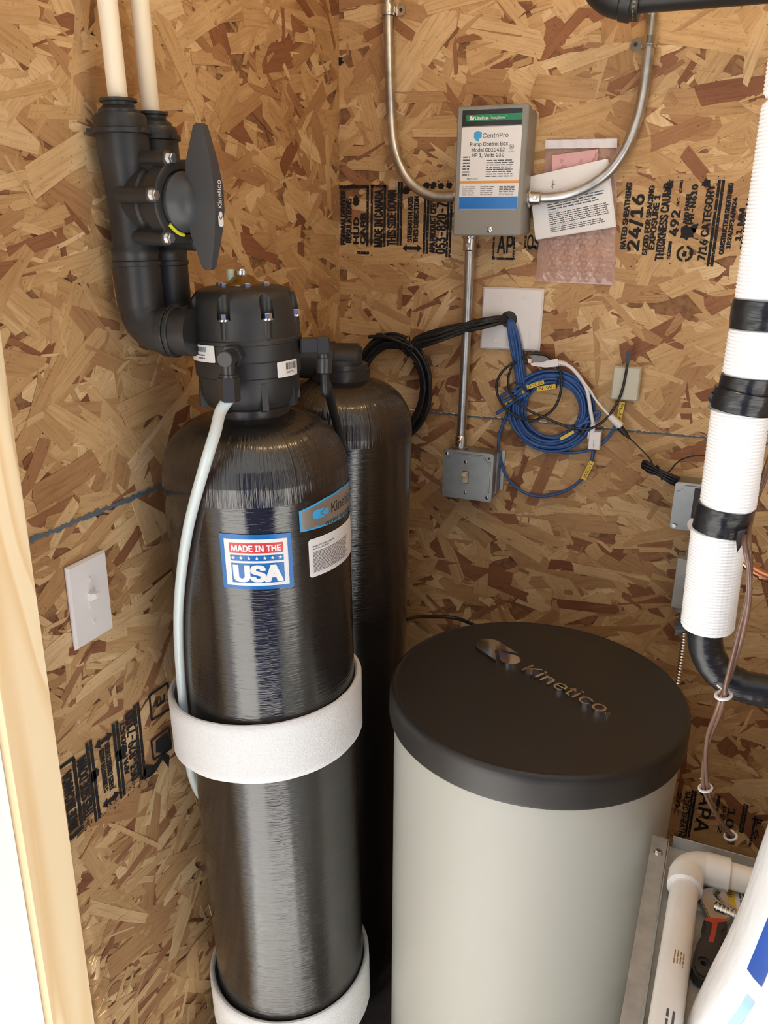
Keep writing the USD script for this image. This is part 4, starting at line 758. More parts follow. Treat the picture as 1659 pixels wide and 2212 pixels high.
bl_ = thing("blue_cable_coil", "round coil of blue network cables on the back wall", "cable", B(1190, 980, .004))
nb = 7
for k in range(nb):
    o = (k-(nb-1)/2); j = rc.normal(0, .8, 4)
    part("cable", tube([B(1101+o*.7, 688, .006), B(1105+o*2.2, 702, .018), B(1112+o*3.2+j[0], 735, .019+.002*(k % 2)), B(1119+o*3.1+j[1], 775, .016+.003*(k % 2)), B(1124+o*2.8+j[2], 815, .012+.004*(k % 2)), B(1130+o*3.2, 850, .012+.003*(k % 3)), B(1118+o*3.0, 885, .012), B(1112+o*3.2, 915, .012)], .0029, 8, 4), cable_blue, bl_, smooth=True)
for k in range(16):
    f_ = k/15; ru, rv = 63+f_*27+rc.normal(0, 2.5), 60+f_*26+rc.normal(0, 2.5); cu, cv = 1191+rc.normal(0, 3.), 884+rc.normal(0, 2.5)+f_*2; a0 = rc.uniform(0, 6.28)
    part("cable", tube(loop_pts(cu, cv, ru, rv, .0070+.0035*(k % 4)+.002*rc.random(), a0, a0+2*math.pi*1.02, 22, .5, tilt=rc.uniform(-.3, .3)), .0029, 8, 3), cable_blue, bl_, smooth=True)
px5 = lambda x, y, d=.012: B(1040+x/4.366, 740+y/4.366, d)
part("cable", tube([px5(x, y, .010) for x, y in ((270, 560), (235, 690), (190, 800), (162, 930), (170, 1080), (215, 1220), (300, 1340), (430, 1425), (570, 1450), (720, 1425), (860, 1360), (960, 1270), (1020, 1170), (1048, 1060), (1053, 1010))], .0029, 8, 5), cable_blue, bl_, "single blue cable hanging in a wide loop", smooth=True)
part("cable", tube([px5(x, y, .010) for x, y in ((560, 1000), (760, 1035), (900, 1035), (1040, 1005), (1150, 940), (1225, 850), (1280, 750), (1320, 650), (1338, 560))], .0029, 8, 5), cable_blue, bl_, smooth=True)
for pts in (((330, 450), (250, 470), (190, 505), (200, 550), (260, 530), (330, 470), (400, 420)), ((450, 470), (330, 540), (230, 610), (140, 670)), ((880, 850), (960, 760), (1040, 680), (1105, 655), (1110, 690), (1060, 730), (960, 760), (890, 800))):
    part("cable", tube([px5(x, y, .024) for x, y in pts], .0032, 8, 5), cable_blue, bl_, smooth=True)
def tag(a, b, w, s, up_=True, d=.021):
    a, b = px5(*a, d), px5(*b, d); ex__ = unit(b-a); F_ = Fr(a, ex__, np.cross((0, -1., 0), ex__), (0, -1, 0)); l_ = np.linalg.norm(b-a); w_ = w/4.366*.00088
    t_ = part("yellow_tag", F_(ext(rrect(0, -w_/2, l_, w_/2, .0008), .0008)), yellow_tag, bl_, "yellow tag with black handwriting" if s else None)
    if s: part("handwriting", F_(flat(text(s, l_*.08, -w_*.30, w_*.62, l_*.84, italic=.15), .0008)), print_black, t_)
tag((235, 590), (405, 460), 44, "PR"); tag((430, 425), (590, 368), 40, "HOUSE"); tag((525, 440), (700, 410), 44, "N.W."); tag((960, 1290), (1045, 1120), 46, "WEST", d=.0145); tag((1330, 560), (1290, 745), 46, "PEAK", d=.0145); tag((745, 910), (880, 835), 30, "", d=.024)
part("tie_wrap", join(tube([px5(345, 385, .026), px5(400, 430, .0275), px5(465, 480, .026)], .0013, 6), tube([px5(725, 330, .024), px5(715, 380, .025), px5(705, 430, .024)], .0013, 6), *[tube([px5(850+k*18, 775+k*12, .022), px5(890+k*18, 840+k*8, .025), px5(950+k*8, 850+k*10, .022)], .0016, 6) for k in range(3)]), cable_black, bl_, "black wire ties")

bk = thing("looped_cable", "thin black cord looping over the blue coil", "cable", px5(1020, 815))
loop = [(430, 172), (395, 150), (420, 118), (490, 102), (570, 108), (650, 145), (715, 225), (752, 330), (742, 490), (690, 610), (600, 690), (480, 732), (350, 705), (230, 625), (158, 510), (142, 390), (185, 290), (260, 218), (325, 185), (285, 230), (255, 330), (265, 450), (335, 560), (450, 642), (570, 695), (700, 752), (850, 802), (1000, 815), (1105, 775), (1200, 690), (1285, 560), (1335, 420), (1362, 290), (1378, 190)]
part("cord", tube([px5(x, y, .030+.003*math.sin(i*.9)) for i, (x, y) in enumerate(loop)], .0024, 10, 5), cable_black, bk, smooth=True)
part("plug", hull(np.vstack([px5(x, y, d) for x, y in ((1362, 95), (1385, 62), (1405, 80), (1412, 110), (1400, 190), (1365, 200), (1352, 170)) for d in (.022, .036)])), cable_black, bk, "black end plug")
part("cord_plug", join(cyl(px5(400, 178, .030), px5(440, 178, .030), .0055, 16, .001)), cable_black, bk)

ua = thing("adapter_cable", "white and grey adapter cable lying over the blue coil", "cable", px5(1200, 680))
part("plug_tip", cbox(px5(455, 172, .030), (.0085, .005, .0075), .0005), white_plastic, ua)
part("plug_housing", hull([px5(x, y, d) for x, y in ((470, 215), (462, 195), (720, 152), (724, 225), (600, 236)) for d in (.024, .036)]), white_plastic, ua)
part("plug_top", hull([px5(x, y, d) for x, y in ((478, 122), (600, 128), (640, 160), (575, 186), (485, 186)) for d in (.026, .0375)]), M("grey_plastic", (.24, .23, .22), .5), ua, "grey upper shell of the plug")
part("strain_relief", join(*[cyl(px5(728+12*k, 190+2.0*k, .030), px5(734+12*k, 191+2*k, .030), .0062-.0003*k, 18) for k in range(6)]+[tube([px5(715, 188, .030), px5(805, 204, .030)], .0042, 14, smooth=False)]), white_plastic, ua)
part("cable", tube([px5(x, y, .031) for x, y in ((790, 203), (850, 240), (915, 310), (965, 385), (995, 450), (1012, 530), (1025, 620), (1040, 700), (1052, 770))], .0034, 10, 5), cable_white, ua, smooth=True)
part("cable", tube([px5(x, y, .033) for x, y in ((925, 320), (970, 380), (1020, 445), (1075, 535), (1130, 605), (1200, 682))], .0022, 10, 5), cable_white, ua, smooth=True)
a, b = px5(1205, 690, .030), px5(1315, 790, .026); part("jack_sleeve", cyl(a, b, .0060, 20, .0015, .0072), white_plastic, ua)
cpl = thing("network_coupler", "small white network coupler with clear plug below the blue coil", "coupler", px5(1070, 995))
part("body", cbox(px5(1072, 915, .017), (.0215, .020, .0345), .0012), white_plastic, cpl)
part("clear_plug", cbox(px5(1052, 795, .024), (.0085, .008, .020), .0008), strip_film, cpl, "clear plug on top")
part("latch", join(cbox(px5(1114, 890, .020), (.003, .010, .016), .0005), cbox(px5(1012, 870, .020), (.003, .010, .014), .0005)), white_plastic, cpl)
part("print", Fr(px5(1058, 985, .0271), (0, 0, 1), (-1, 0, 0), (0, -1, 0))(join(*[ext(sg.box(.004*k, 0, .004*k+.0018, .0014), .0001) for k in range(4)])), print_grey, cpl)
jb = thing("junction_block", "small beige surface jack box on the back wall", "jack box", B(1350, 866, .004))
fr4 = [B(u, v, .026) for u, v in ((1329, 796), (1381, 794), (1375, 865), (1321, 861))]; jc = sum(fr4)/4; jw, jh = .0485, .061
part("housing", hull([(jc[0]+sx*(jw/2-a_), y, jc[2]+sz*(jh/2-b_)) for sx in (-1, 1) for sz in (-1, 1) for a_, b_, y in ((0, .0005, -.0035), (0, 0, -.020), (.0025, .0025, -.0262), (.004, 0, -.022), (0, .004, -.022))]), beige_plastic, jb, smooth=25)
part("front_panel", join(hull([(jc[0]+x, y, jc[2]+z) for x, z in ((-.016, .009), (.016, .009), (.018, -.004), (.012, -.014), (0, -.019), (-.012, -.014), (-.018, -.004)) for y in (-.0255, -.0268)])), beige_plastic, jb)
pwc = thing("power_cord", "black barrel plug and thin cord bundled beside the outlet box", "cable", B(1430, 1040, .004))
a, b = px5(1298, 792, .026), px5(1365, 868, .025); part("barrel_plug", join(cyl(a, b, .0062, 20, .0008, .0050), cyl(b, px5(1400, 905, .025), .0038, 16, .0005, .0022)), cable_black, pwc)
part("cord", tube([px5(1395, 900, .024)]+[B(u, v, .022) for u, v in ((1372, 958), (1392, 978), (1405, 993), (1411, 1008), (1404, 1003), (1399, 1008), (1408, 1018), (1428, 1024))], .0012, 8, 6), cable_black, pwc, smooth=True)
part("cord", tube([B(u, v, d) for u, v, d in ((1428, 1022, .03), (1446, 1018, .035), (1458, 1004, .04), (1474, 992, .045), (1498, 985, .05), (1524, 985, .055), (1545, 1000, .06), (1548, 1040, .06))], .0013, 8, 6), cable_black, pwc, smooth=True)
for k in range(11):
    o = rc.normal(0, 1, 4); y_ = (k-5)*2.3
    part("bundled_cord", tube([B(1384+abs(y_)*.5+o[0]*2, 1003+y_*.75, .030+.004*(k % 3)), B(1400, 1009+y_, .036+.004*(k % 3)), B(1424, 1021+y_*.62, .037+.003*(k % 3)), B(1448, 1034+y_*.9, .038+.004*(k % 3)), B(1468+o[1]*2.5, 1042+y_*.8, .034+.004*(k % 3))], .0016, 8, 4), cable_black, pwc, smooth=True)
part("twist_tie", tube([B(1419, 1006, .034), B(1424, 1012, .043), B(1428, 1028, .043), B(1430, 1036, .034)], .0018, 8), cable_black, pwc)
solo("black_cable", "black cord between the rear tank and the brine tank lid", "cable", tube([B(u, v, d) for u, v, d in ((880, 1338, .20), (905, 1332, .15), (940, 1332, .12), (975, 1334, .10), (1003, 1341, .10), (1040, 1362, .11), (1050, 1400, .12))], .0036, 10, 6), cable_black, smooth=True)

# ------------------------------------------------------------------ boxes on the right of the back wall
ob = thing("outlet_box", "steel outlet box with black receptacle, half hidden by the wrapped pipe", "outlet box", B(1500, 1140, .005))
OD = .055; ox0 = B(1453, 1090, OD)[0]; oz1, oz0 = B(1462, 1041, OD)[2], B(1450, 1141, OD)[2]; ox1 = ox0+.106
part("box", bx((ox0+.001, -OD+.003, oz0+.001), (ox1, -.0035, oz1-.001), .003), galv_box, ob)
FO = Fr((ox0, -OD, oz0), (1, 0, 0), (0, 0, 1), (0, -1, 0)); ow, oh = ox1-ox0, oz1-oz0
face = rrect(.004, .004, ow-.004, oh-.004, .004)
for cx, cy in ((.003, oh-.003), (ow-.003, oh-.003), (ow-.003, .003), (.003, .003)): face = face.difference(sg.Point(cx, cy).buffer(.013))
oc = part("cover", FO(join(ext(rrect(0, 0, ow, oh, .005), .0015), flat(ext(face.buffer(-.0015).buffer(.0015), .004), .0015))), galv_box, ob)
part("receptacle", FO(join(ext(rrect(.033, oh*.30, .064, oh*.93, .002), .003)), .0052), print_black, ob, "black receptacle face")
rc_ = part("fuse_socket", FO(flat(ext(sg.Point(.0425, oh*.165).buffer(.0135), .002), .0052)), white_plastic, ob, "round white fuse socket")
part("socket_slot", FO(flat(ext(sg.box(.0415, oh*.165, .0435, oh*.165+.009), .0003), .0072)), print_black, rc_)
part("cover_screw", join(*[cyl(FO.p(.007, .007, .002+.0012*k), FO.p(.007, .007, .0026+.0012*k), .0036, 16) for k in range(4)]+[cyl(FO.p(.007, .007, .001), FO.p(.007, .007, .0065), .0028, 16)]), steel, oc)
jb2 = thing("junction_box", "lower steel junction box peeping out behind the wrapped pipe", "junction box", B(1490, 1310, .005))
JD = .050; jx0 = B(1456, 1260, JD)[0]; jz1, jz0 = B(1463, 1207, JD)[2], B(1450, 1312, JD)[2]
part("box", bx((jx0+.001, -JD+.002, jz0+.001), (jx0+.1, -.0035, jz1-.001), .002), galv_dull, jb2)
part("cover", bx((jx0, -JD, jz0), (jx0+.101, -JD+.003, jz1), .001), galv_dull, jb2)
part("conduit_hub", cyl((jx0+.026, -.027, jz1-.002), (jx0+.026, -.027, jz1+.011), .0125, 24, .001), galv_dull, jb2); part("conduit_hub", cyl((jx0+.018, -.027, jz0-.014), (jx0+.018, -.027, jz0+.002), .011, 24, .001), galv_dull, jb2)
fx = [np.array([jx0+.018, -.027, jz0-.010]), B(1477, 1370, .030), B(1472, 1420, .034), B(1466, 1462, .04), B(1458, 1510, .045), B(1450, 1560, .05)]
fpp = spline(fx, 40); T_ = np.gradient(fpp, axis=0); T_ /= np.linalg.norm(T_, axis=1, keepdims=True)
sl = np.concatenate([[0], np.cumsum(np.linalg.norm(np.diff(fpp, axis=0), axis=1))]); ns = np.arange(0, sl[-1], .0011); PP = np.stack([np.interp(ns, sl, fpp[:, i]) for i in range(3)], 1)
solo("flexible_conduit", "thin flexible metal conduit dropping behind the brine tank lid", "conduit", tube(PP, .0054+.0013*np.sin(ns/.006*2*np.pi), 14, smooth=False), steel, smooth=True)

# ------------------------------------------------------------------ wrapped pipe in the right foreground
YP = -.65
ip = thing("insulated_pipe", "white ribbed insulated pipe with black tape bands on the right", "insulated pipe", on(1528, 1380, 1, YP))
axp = lambda u, v: on(u, v, 1, YP)
def wrap_seg(p, q_, r, nm, mat, rib=.0005, pitch=.0034, taper=None, n=96, e0=.002, lab=None, wob=0.):
    ln = np.linalg.norm(q_-p); hs_ = np.arange(0, ln, pitch/4); d = unit(q_-p); e1, e2, _ = basis(d); th = np.linspace(0, 2*np.pi, n, endpoint=False); V = []
    for h in hs_:
        rr_ = r*(1-.0*h)+rib*math.cos(2*math.pi*h/pitch)-(.004*max(0, 1-min(h, ln-h)/.006)**2 if e0 else 0); rad = rr_+rib*.55*np.cos(th*34)*(rib > 0)+wob*(meshkit.noise(np.column_stack([np.cos(th)*3, np.sin(th)*3, np.full(n, h*120)]))-.5)
        V.append(p+d*h+np.cos(th)[:, None]*rad[:, None]*e1+np.sin(th)[:, None]*rad[:, None]*e2)
    m = len(V); i = np.arange(m-1)[:, None]*n; j = np.arange(n)[None]; a = (i+j).ravel(); b = (i+(j+1) % n).ravel(); V = np.vstack(V+[p[None]+d*.001, (p+d*hs_[-1])[None]])
    F = np.vstack([np.stack([a, b, b+n], 1), np.stack([a, b+n, a+n], 1)]); jj = np.arange(n); F = np.vstack([F, np.stack([(jj+1) % n, jj, np.full(n, m*n)], 1), np.stack([(m-1)*n+jj, (m-1)*n+(jj+1) % n, np.full(n, m*n+1)], 1)])
    return part(nm, (V, F), mat, ip, lab, smooth=True)
R1 = .0272
segs = [((1719, 215), (1652, 652)), ((1640, 706), (1622, 815)), ((1600, 880), (1571, 1098)), ((1553, 1140), (1527, 1358))]
for k, (a, b) in enumerate(segs): wrap_seg(axp(*a), axp(*b), R1-(0, .0005, 0, 0)[k], "wrap_section", wrap_white)
w_a, w_b = axp(1652, 652), axp(1719, 215); w_t = w_b+(w_b-w_a)*((2.345-w_b[2])/(w_b-w_a)[2]); wrap_seg(w_t, w_b+(w_t-w_b)*.003, R1, "wrap_section", wrap_white)
for a, b, r in (((1652, 648), (1641, 712), .0285), ((1619, 812), (1612, 848), .0262), ((1611, 842), (1598, 888), .0292), ((1567, 1092), (1553, 1146), .0276)): wrap_seg(axp(*a), axp(*b), r, "tape_band", tape_black, rib=.0, pitch=.004, e0=0, wob=.0012)
def flap(px, y, lab):
    c = np.array([on(u, v, 1, y) for u, v in px]); pl2 = sg.Polygon([(p[0], p[2]) for p in c]).buffer(0); v, f = ext(pl2, .0008); f2 = np.column_stack([v[:, 0], y-v[:, 2]+.004*np.sin(v[:, 0]*400), v[:, 1]]); part("tape_flap", (f2, f), tape_black, ip, lab)
flap([(1570, 845), (1556, 842), (1536, 846), (1530, 856), (1533, 868), (1528, 880), (1545, 887), (1570, 888)], YP-.004, "torn end of tape"); flap([(1594, 1148), (1612, 1140), (1615, 1160), (1592, 1192), (1590, 1170)], YP-.026, "hanging end of tape"); flap([(1482, 1338), (1456, 1348), (1460, 1358), (1457, 1372), (1478, 1370), (1490, 1358)], YP-.004, "torn end of tape")
elb = [axp(u, v) for u, v in ((1529, 1335), (1523, 1375), (1530, 1415), (1556, 1452), (1600, 1480), (1660, 1494), (1740, 1510))]; elb += [elb[-1]+[.12, 0, -.004], np.array([1.496, YP, elb[-1][2]-.02])]
P_ = spline(elb, 10); T_ = np.gradient(P_, axis=0)
part("elbow", tube(P_, .0175+.0012*np.array([meshkit.noise(np.array([[i*.9, 0, 0]]))[0] for i in range(len(P_))]), 40, smooth=False), tape_black, ip, "black taped elbow turning right", smooth=True)
bw = thing("thermostat_wire", "brown twin wire hanging from the wrapped pipe to the metal cabinet", "wire", on(1578, 1805, 1, -.50))
wp_ = [(1668, 985, -.60), (1650, 1035, -.62), (1630, 1090, -.63), (1615, 1140, -.66), (1613, 1180, -.70), (1619, 1225, -.70), (1617, 1290, -.70), (1605, 1350, -.70), (1588, 1415, -.70), (1570, 1475, -.70), (1562, 1502, -.70), (1551, 1540, -.69), (1533, 1585, -.66), (1524, 1630, -.63), (1522, 1670, -.60), (1525, 1704, -.58), (1535, 1735, -.56), (1556, 1775, -.53), (1578, 1806, -.512), (1580, 1822, -.505)]
for k in range(2):
    pts = [on(u+(4.5 if k else -4.5)*math.cos(i*.85), v, 1, y+(.0035 if k else -.0035)*math.sin(i*.85)) for i, (u, v, y) in enumerate(wp_)]
    part("strand", tube(pts, .0026, 10, 6), brown_wire, bw, smooth=True)
for u, v, y in ((1563, 1502, -.70), (1524, 1702, -.582), (1578, 1806, -.514)):
    c = on(u, v, 1, y); t_ = unit((.25, .1, -.9)); e1, e2, _ = basis(t_)
    part("cable_tie", join(tube([c+.0075*(math.cos(a)*e1+math.sin(a)*e2) for a in np.linspace(0, 2*np.pi, 20)], .0018, 8, 2), cbox(c+e1*.008+e2*.002, (.005, .004, .004), .0005), tube([c+e1*.008, c+e1*.013-e2*.006+t_*-.004], .0010, 6, smooth=False)), cable_white, bw, "white cable tie")
solo("copper_pipe", "copper pipe crossing behind the wrapped pipe at the right edge", "pipe", tube([on(u, v, 1, y) for u, v, y in ((1560, 1170, -.40), (1600, 1208, -.40), (1630, 1232, -.40), (1670, 1250, -.40), (1740, 1268, -.40))]+[np.array([1.497, -.40, 1.03])], .0068, 16, 6), copper, smooth=True)
dp_ = thing("drain_pipe", "black plastic pipe with elbow crossing the top right corner", "pipe", B(1480, 0, .10))
pts = [B(1296, -60, .12), B(1302, -30, .12), B(1325, -10, .12), B(1362, -2, .12)]
part("elbow", join(tube(pts+[B(1385, -1, .12)], .0285, 28, 8), cyl(B(1345, -4, .12), B(1372, 0, .12), .0305, 36, .002)), black_plastic, dp_)
part("solvent_joint", cyl(B(1371, -1, .12), B(1381, -1.5, .12), .0285, 36, .001), M("dried_glue", (.22, .19, .09), .6), dp_, "band of dried yellowish glue")
part("pipe", cyl(B(1379, -3, .12), B(1379, -3, .12)+(B(1720, -32, .12)-B(1379, -3, .12))*((1.497-B(1379, -3, .12)[0])/(B(1720, -32, .12)-B(1379, -3, .12))[0]), .0195, 36), black_plastic, dp_)

# ------------------------------------------------------------------ metal cabinet with PVC drain, wrench and bag
ZC = .762; ang_ = math.radians(-2.0)
mc = thing("metal_cabinet", "galvanised metal cabinet at the lower right with upturned edges", "cabinet", (1.0, -.75, 0))
K0 = on(1447, 1812, 2, ZC+.012); dxx, dyy = np.array([math.cos(ang_), math.sin(ang_), 0]), np.array([-math.sin(ang_), math.cos(ang_), 0])
FC = Fr((K0[0], K0[1], ZC), dxx, -dyy, (0, 0, 1))      # x right, y towards the camera
FC = Fr((K0[0], K0[1], ZC), dxx, dyy, (0, 0, 1))
def fbx(x0, y0, z0, x1, y1, z1, ch=.001): return FC(bx((x0, y0, z0), (x1, y1, z1), ch))
part("top_plate", fbx(0, -.62, -.002, .55, 0, 0, .0003), galv_dull, mc)
part("side_panel", fbx(-.0012, -.62, -ZC, .0, 0, .012, .0003), galv_dull, mc)
part("side_panel", fbx(.55, -.62, -ZC, .552, 0, .012, .0003), galv_dull, mc)
part("front_panel", fbx(0, -.622, -ZC, .55, -.62, .0, .0003), galv_dull, mc)
part("back_flange", fbx(.004, 0, -ZC, .55, .0015, .018, .0003), galv_dull, mc, "upturned back edge of the cabinet")
fl_ = part("side_flange", FC(join(bx((-.022, -.62, .006), (-.002, .004, .0078), .0004), bx((-.0225, -.62, -.05), (-.0213, .004, .0078), .0003))), galv_dull, mc, "folded left edge of the cabinet")
for y in (-.03, -.35): part("screw", join(hexnut(FC.p(-.012, y, .0076), FC.p(-.012, y, .0125), .0045), cyl(FC.p(-.012, y, .0074), FC.p(-.012, y, .0086), .006, 18)), steel, fl_)
part("plate_screw", join(lathe([(.006, 0), (.005, .003), (.0003, .0045)], FC.p(.10, -.012, .0), (0, 0, 1), 20)), steel, mc)
cl_ = thing("caution_label", "printed caution label with yellow strip stuck on the cabinet top", "label", on(1570, 1930, 2, ZC))
t0, t1_ = on(1567, 1893, 2, ZC), on(1578, 1965, 2, ZC); dl = unit(t1_-t0); FCL = Fr((t0[0], t0[1], ZC+.0002), dl, np.cross((0, 0, 1.), dl), (0, 0, 1)); ll = np.linalg.norm(t1_-t0)
lb = part("label_sheet", FCL(ext(rrect(-.012, -.055, ll*1.25, .062, .002), .0004)), label_plain, cl_)
part("yellow_strip", FCL(flat(ext(sg.box(-.008, -.0075, ll*1.15, .0075), .0001), .0004)), yellow_tag, lb); part("lettering", FCL(flat(text("CAUTION", .0, -.0048, .0095, ll*.62), .0006)), print_grey, lb)
part("fine_print", FCL(flat(join(scribble(-.006, .012, ll*1.1, .058, 11, rp), scribble(-.006, -.050, ll*1.1, -.012, 9, rp)), .0004)), print_grey, lb)
pv = thing("pvc_drain", "white PVC pipe with elbow lying on the cabinet", "pvc pipe", on(1478, 1877, 2, ZC+.02))
rpv = .0168; zp = ZC+rpv+.0035
e_ = on(1486, 1866, 2, zp); dwn = unit((on(1446, 2200, 2, zp)-on(1482, 1935, 2, zp))*[1, 1, 0]); rgt = unit((on(1640, 1896, 2, zp)-on(1560, 1874, 2, zp))*[1, 1, 0])
part("pipe", cyl(e_+dwn*.030, e_+dwn*.42, rpv, 36), pvc, pv); part("pipe", cyl(e_+rgt*.035, e_+rgt*.42, rpv, 36), pvc, pv)
bend = [e_+dwn*.046, e_+dwn*.026]+[e_+dwn*(.024*(1-math.sin(t)))+rgt*(.024*(1-math.cos(t))) for t in np.linspace(.15, 1.42, 7)]+[e_+rgt*.026, e_+rgt*.048]
part("elbow", join(tube(bend, .0205, 32, 5), cyl(e_+dwn*.020, e_+dwn*.048, .0212, 36, .001), cyl(e_+rgt*.020, e_+rgt*.050, .0212, 36, .001)), pvc, pv)
sd_ = np.cross(dwn, (0, 0, 1.)); 
def pipe_print(h, w, l, rows, mat, k):
    F_ = Fr(e_+dwn*h+np.array([0, 0, rpv]), dwn, np.cross((0, 0, 1.), dwn), (0, 0, 1)); m = scribble(0, -w/2, l, w/2, rows, rp); v, f = trimesh.remesh.subdivide_to_size(*m, .004, max_iter=8); a = v[:, 1]/rpv+k; C0 = e_+dwn*h
    part("print", (C0+v[:, :1]*dwn+(rpv+.0002+v[:, 2:3])*(np.cos(a)[:, None]*np.array([0, 0, 1.])+np.sin(a)[:, None]*F_.ey), f), mat, pv)
pipe_print(.165, .013, .020, 4, M("brown_print", (.36, .24, .11), .6), .25); pipe_print(.245, .012, .06, 2, print_grey, .2)
wz = ZC+.0012; wq = lambda x, y: on(1340+x/3.614, 1600+y/3.614, 2, wz+.008)[:2]
def wpoly(pts): return sg.Polygon([wq(*p) for p in pts]).buffer(0)
wr_ = thing("adjustable_wrench", "adjustable wrench with black and red grip lying on the cabinet", "wrench", [*wq(700, 1450), ZC])
def slab(p, z0, h, name, mat, lab=None, parent=None, ch=.0015):
    b = p.buffer(-ch); m = join((ext(p, h-2*ch)[0]+[0, 0, z0+ch], ext(p, h-2*ch)[1]), (ext(b, h)[0]+[0, 0, z0], ext(b, h)[1])); return part(name, m, mat, parent or wr_, lab)
slab(wpoly([(690, 1440), (688, 1390), (660, 1330), (630, 1270), (616, 1215), (625, 1180), (660, 1160), (710, 1155), (768, 1162), (778, 1172), (742, 1184), (722, 1204), (745, 1240), (790, 1268), (850, 1310), (905, 1342), (905, 1365), (850, 1400), (815, 1425), (810, 1455)]), wz, .011, "head", wrench_steel)
slab(wpoly([(752, 1232), (778, 1215), (766, 1186), (790, 1180), (822, 1210), (838, 1250), (838, 1290), (905, 1338), (880, 1352), (800, 1300)]), wz+.0025, .0115, "jaw", wrench_steel)
a2, b2 = wq(745, 1312), wq(822, 1345); sl_ = part("worm_slot", (lambda p: (ext(p, .0003)[0]+[0, 0, wz+.0111], ext(p, .0003)[1]))(wpoly([(728, 1290), (745, 1270), (850, 1325), (815, 1375), (730, 1340)])), print_black, wr_)
ax_ = unit(np.array([*(b2-a2), 0])); o2 = np.array([*a2, wz+.0095])
part("worm_screw", join(*[cyl(o2+ax_*(.0047*k), o2+ax_*(.0047*k+.0028), .0062, 20, .0005) for k in range(5)]+[cyl(o2-ax_*.002, o2+ax_*.026, .0042, 18)]), steel, wr_)
gp = wpoly([(655, 1420), (825, 1432), (830, 1510), (800, 1540), (805, 1600), (782, 1690), (745, 1790), (720, 1860), (690, 1905), (630, 1900), (575, 1860), (550, 1795), (565, 1710), (590, 1620), (625, 1560), (640, 1500), (638, 1450)])
hole = sg.Point(*wq(645, 1770)).buffer(.0035)
slab(gp.difference(hole), wz-.0008, .018, "grip", grip_rubber, "black rubber grip", ch=.003)
part("red_inlay", (lambda p: (ext(p, .0004)[0]+[0, 0, wz+.0171], ext(p, .0004)[1]))(wpoly([(655, 1428), (822, 1440), (820, 1462), (752, 1466), (735, 1560), (718, 1625), (685, 1622), (682, 1600), (700, 1540), (712, 1470), (652, 1452)])), red_rubber, wr_, "red inlay of the grip")

bgt = thing("salt_bag", "glossy white bag with blue print standing at the lower right corner", "bag", (.98, -.86, ZC))
YB = -.83; sil = [(1487, 2230), (1500, 2188), (1530, 2122), (1562, 2058), (1578, 2015), (1595, 1960), (1617, 1880), (1640, 1795), (1655, 1725), (1664, 1660), (1690, 1600), (1740, 1560)]
lev = [on(u, v, 1, YB) for u, v in sil]; lev[0] = np.array([lev[0][0]-.002, YB, ZC+.0005]); lev = [lev[0]]+[l for l in lev[1:] if l[2] > ZC+.006]
nth = 72; th = np.linspace(0, 2*np.pi, nth, endpoint=False); zs_ = np.array([l[2] for l in lev]); xs_ = np.array([l[0] for l in lev]); zg = np.linspace(zs_[0], zs_[-1], 60); xg = np.interp(zg, zs_, xs_)+np.linspace(-.004, .016, len(zg)); V = []; XR = 1.20
for z, x in zip(zg, xg):
    t = (z-zg[0])/(zg[-1]-zg[0]); hw = (XR-x)/2; dp2 = .105*min(1, .72+.8*t)*math.sqrt(max(0, 1-max(0, (t-.72)/.28)**2*.97)); k = 2.6
    cx_ = np.sign(np.cos(th))*np.abs(np.cos(th))**(2/k); sx_ = np.sign(np.sin(th))*np.abs(np.sin(th))**(2/k)
    V.append(np.column_stack([x+hw+hw*cx_, YB+dp2*sx_, np.full(nth, z)]))
V = np.array(V); Nn = meshkit.fbm(V.reshape(-1, 3)*[16, 16, 9], 3).reshape(V.shape[:2])-.5
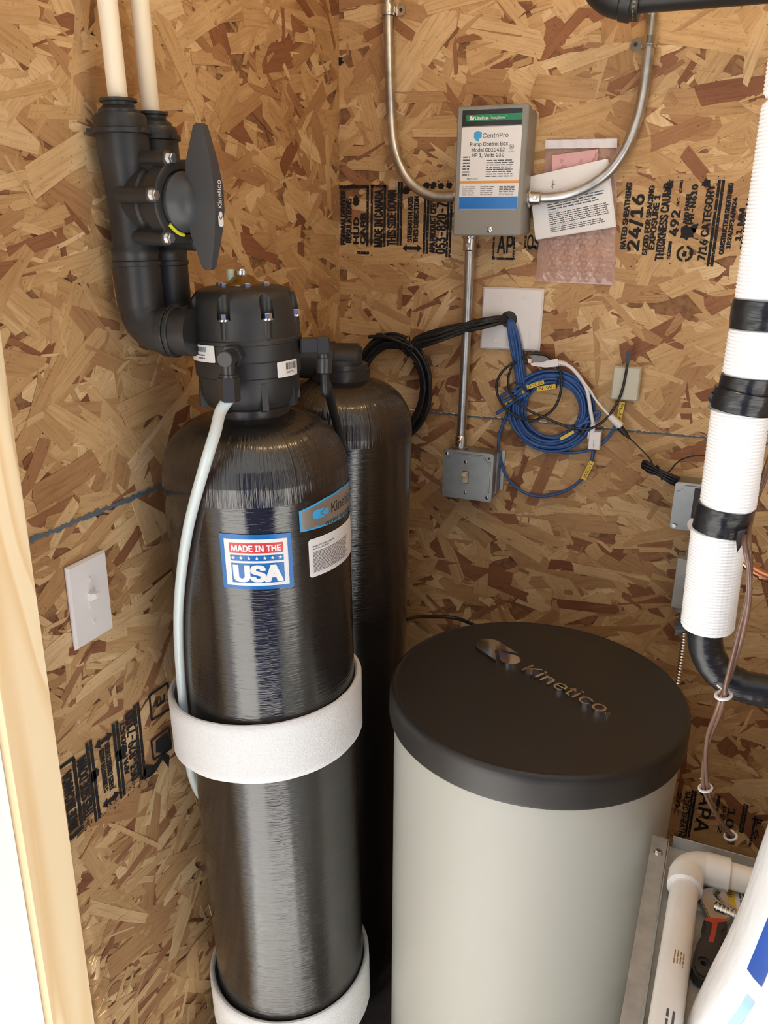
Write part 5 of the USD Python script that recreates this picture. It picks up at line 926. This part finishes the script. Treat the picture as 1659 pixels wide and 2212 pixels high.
ctr_ = V.mean(1, keepdims=True); V = V+(V-ctr_)*(Nn*.10)[..., None]*[.25, 1, 0]
def lpatch(i0, i1, j0, j1, off):
    sub = V[i0:i1, [(j) % nth for j in range(j0, j1)]]; c = ctr_[i0:i1]; d = sub-c; d[..., 2] = 0; d /= np.linalg.norm(d, axis=-1, keepdims=True); sub = sub+d*off; m, n = sub.shape[:2]
    i = np.arange(m-1)[:, None]*n; j = np.arange(n-1)[None]; a = (i+j).ravel(); return sub.reshape(-1, 3), np.stack([a, a+1, a+n+1, a+n], 1)
n_ = nth; m = len(V); i = np.arange(m-1)[:, None]*n_; j = np.arange(n_)[None]; a = (i+j).ravel(); b = (i+(j+1) % n_).ravel(); VV = np.vstack([V.reshape(-1, 3), V[0].mean(0)[None], V[-1].mean(0)[None]]); jj = np.arange(n_)
part("sack", (VV, np.vstack([np.stack([a, b, b+n_], 1), np.stack([a, b+n_, a+n_], 1), np.stack([(jj+1) % n_, jj, np.full(n_, m*n_)], 1), np.stack([(m-1)*n_+jj, (m-1)*n_+(jj+1) % n_, np.full(n_, m*n_+1)], 1)])), bag_white, bgt, smooth=True)
part("blue_print", lpatch(44, 54, 30, 43, .0014), bag_blue, bgt, "blue printed band near the top", smooth=True)
part("blue_print", lpatch(24, 42, 40, 43, .0014), bag_blue, bgt, "blue printed stripe", smooth=True)
part("pale_print", lpatch(10, 22, 41, 43, .0014), bag_cyan, bgt, "pale blue printed stripe", smooth=True)

# ------------------------------------------------------------------ unseen warm ceiling bulb, placed to light the tank domes from above
cbm = thing("unseen_ceiling_lamp", "unseen warm bulb under the shed ceiling that lights the tank domes", "lamp", (.62, -.62, 2.18))
part("holder", lathe([(.055, 0), (.055, -.012), (.035, -.03), (.022, -.045), (.02, -.06), (.001, -.06)], (.62, -.62, 2.35), (0, 0, 1), 40), white_plastic, cbm)
part("bulb", lathe([(.001, 0), (.018, .004), (.029, .018), (.032, .035), (.028, .055), (.018, .075), (.014, .088), (.001, .088)], (.62, -.62, 2.202), (0, 0, 1), 40), bulb_mat, cbm, smooth=True)
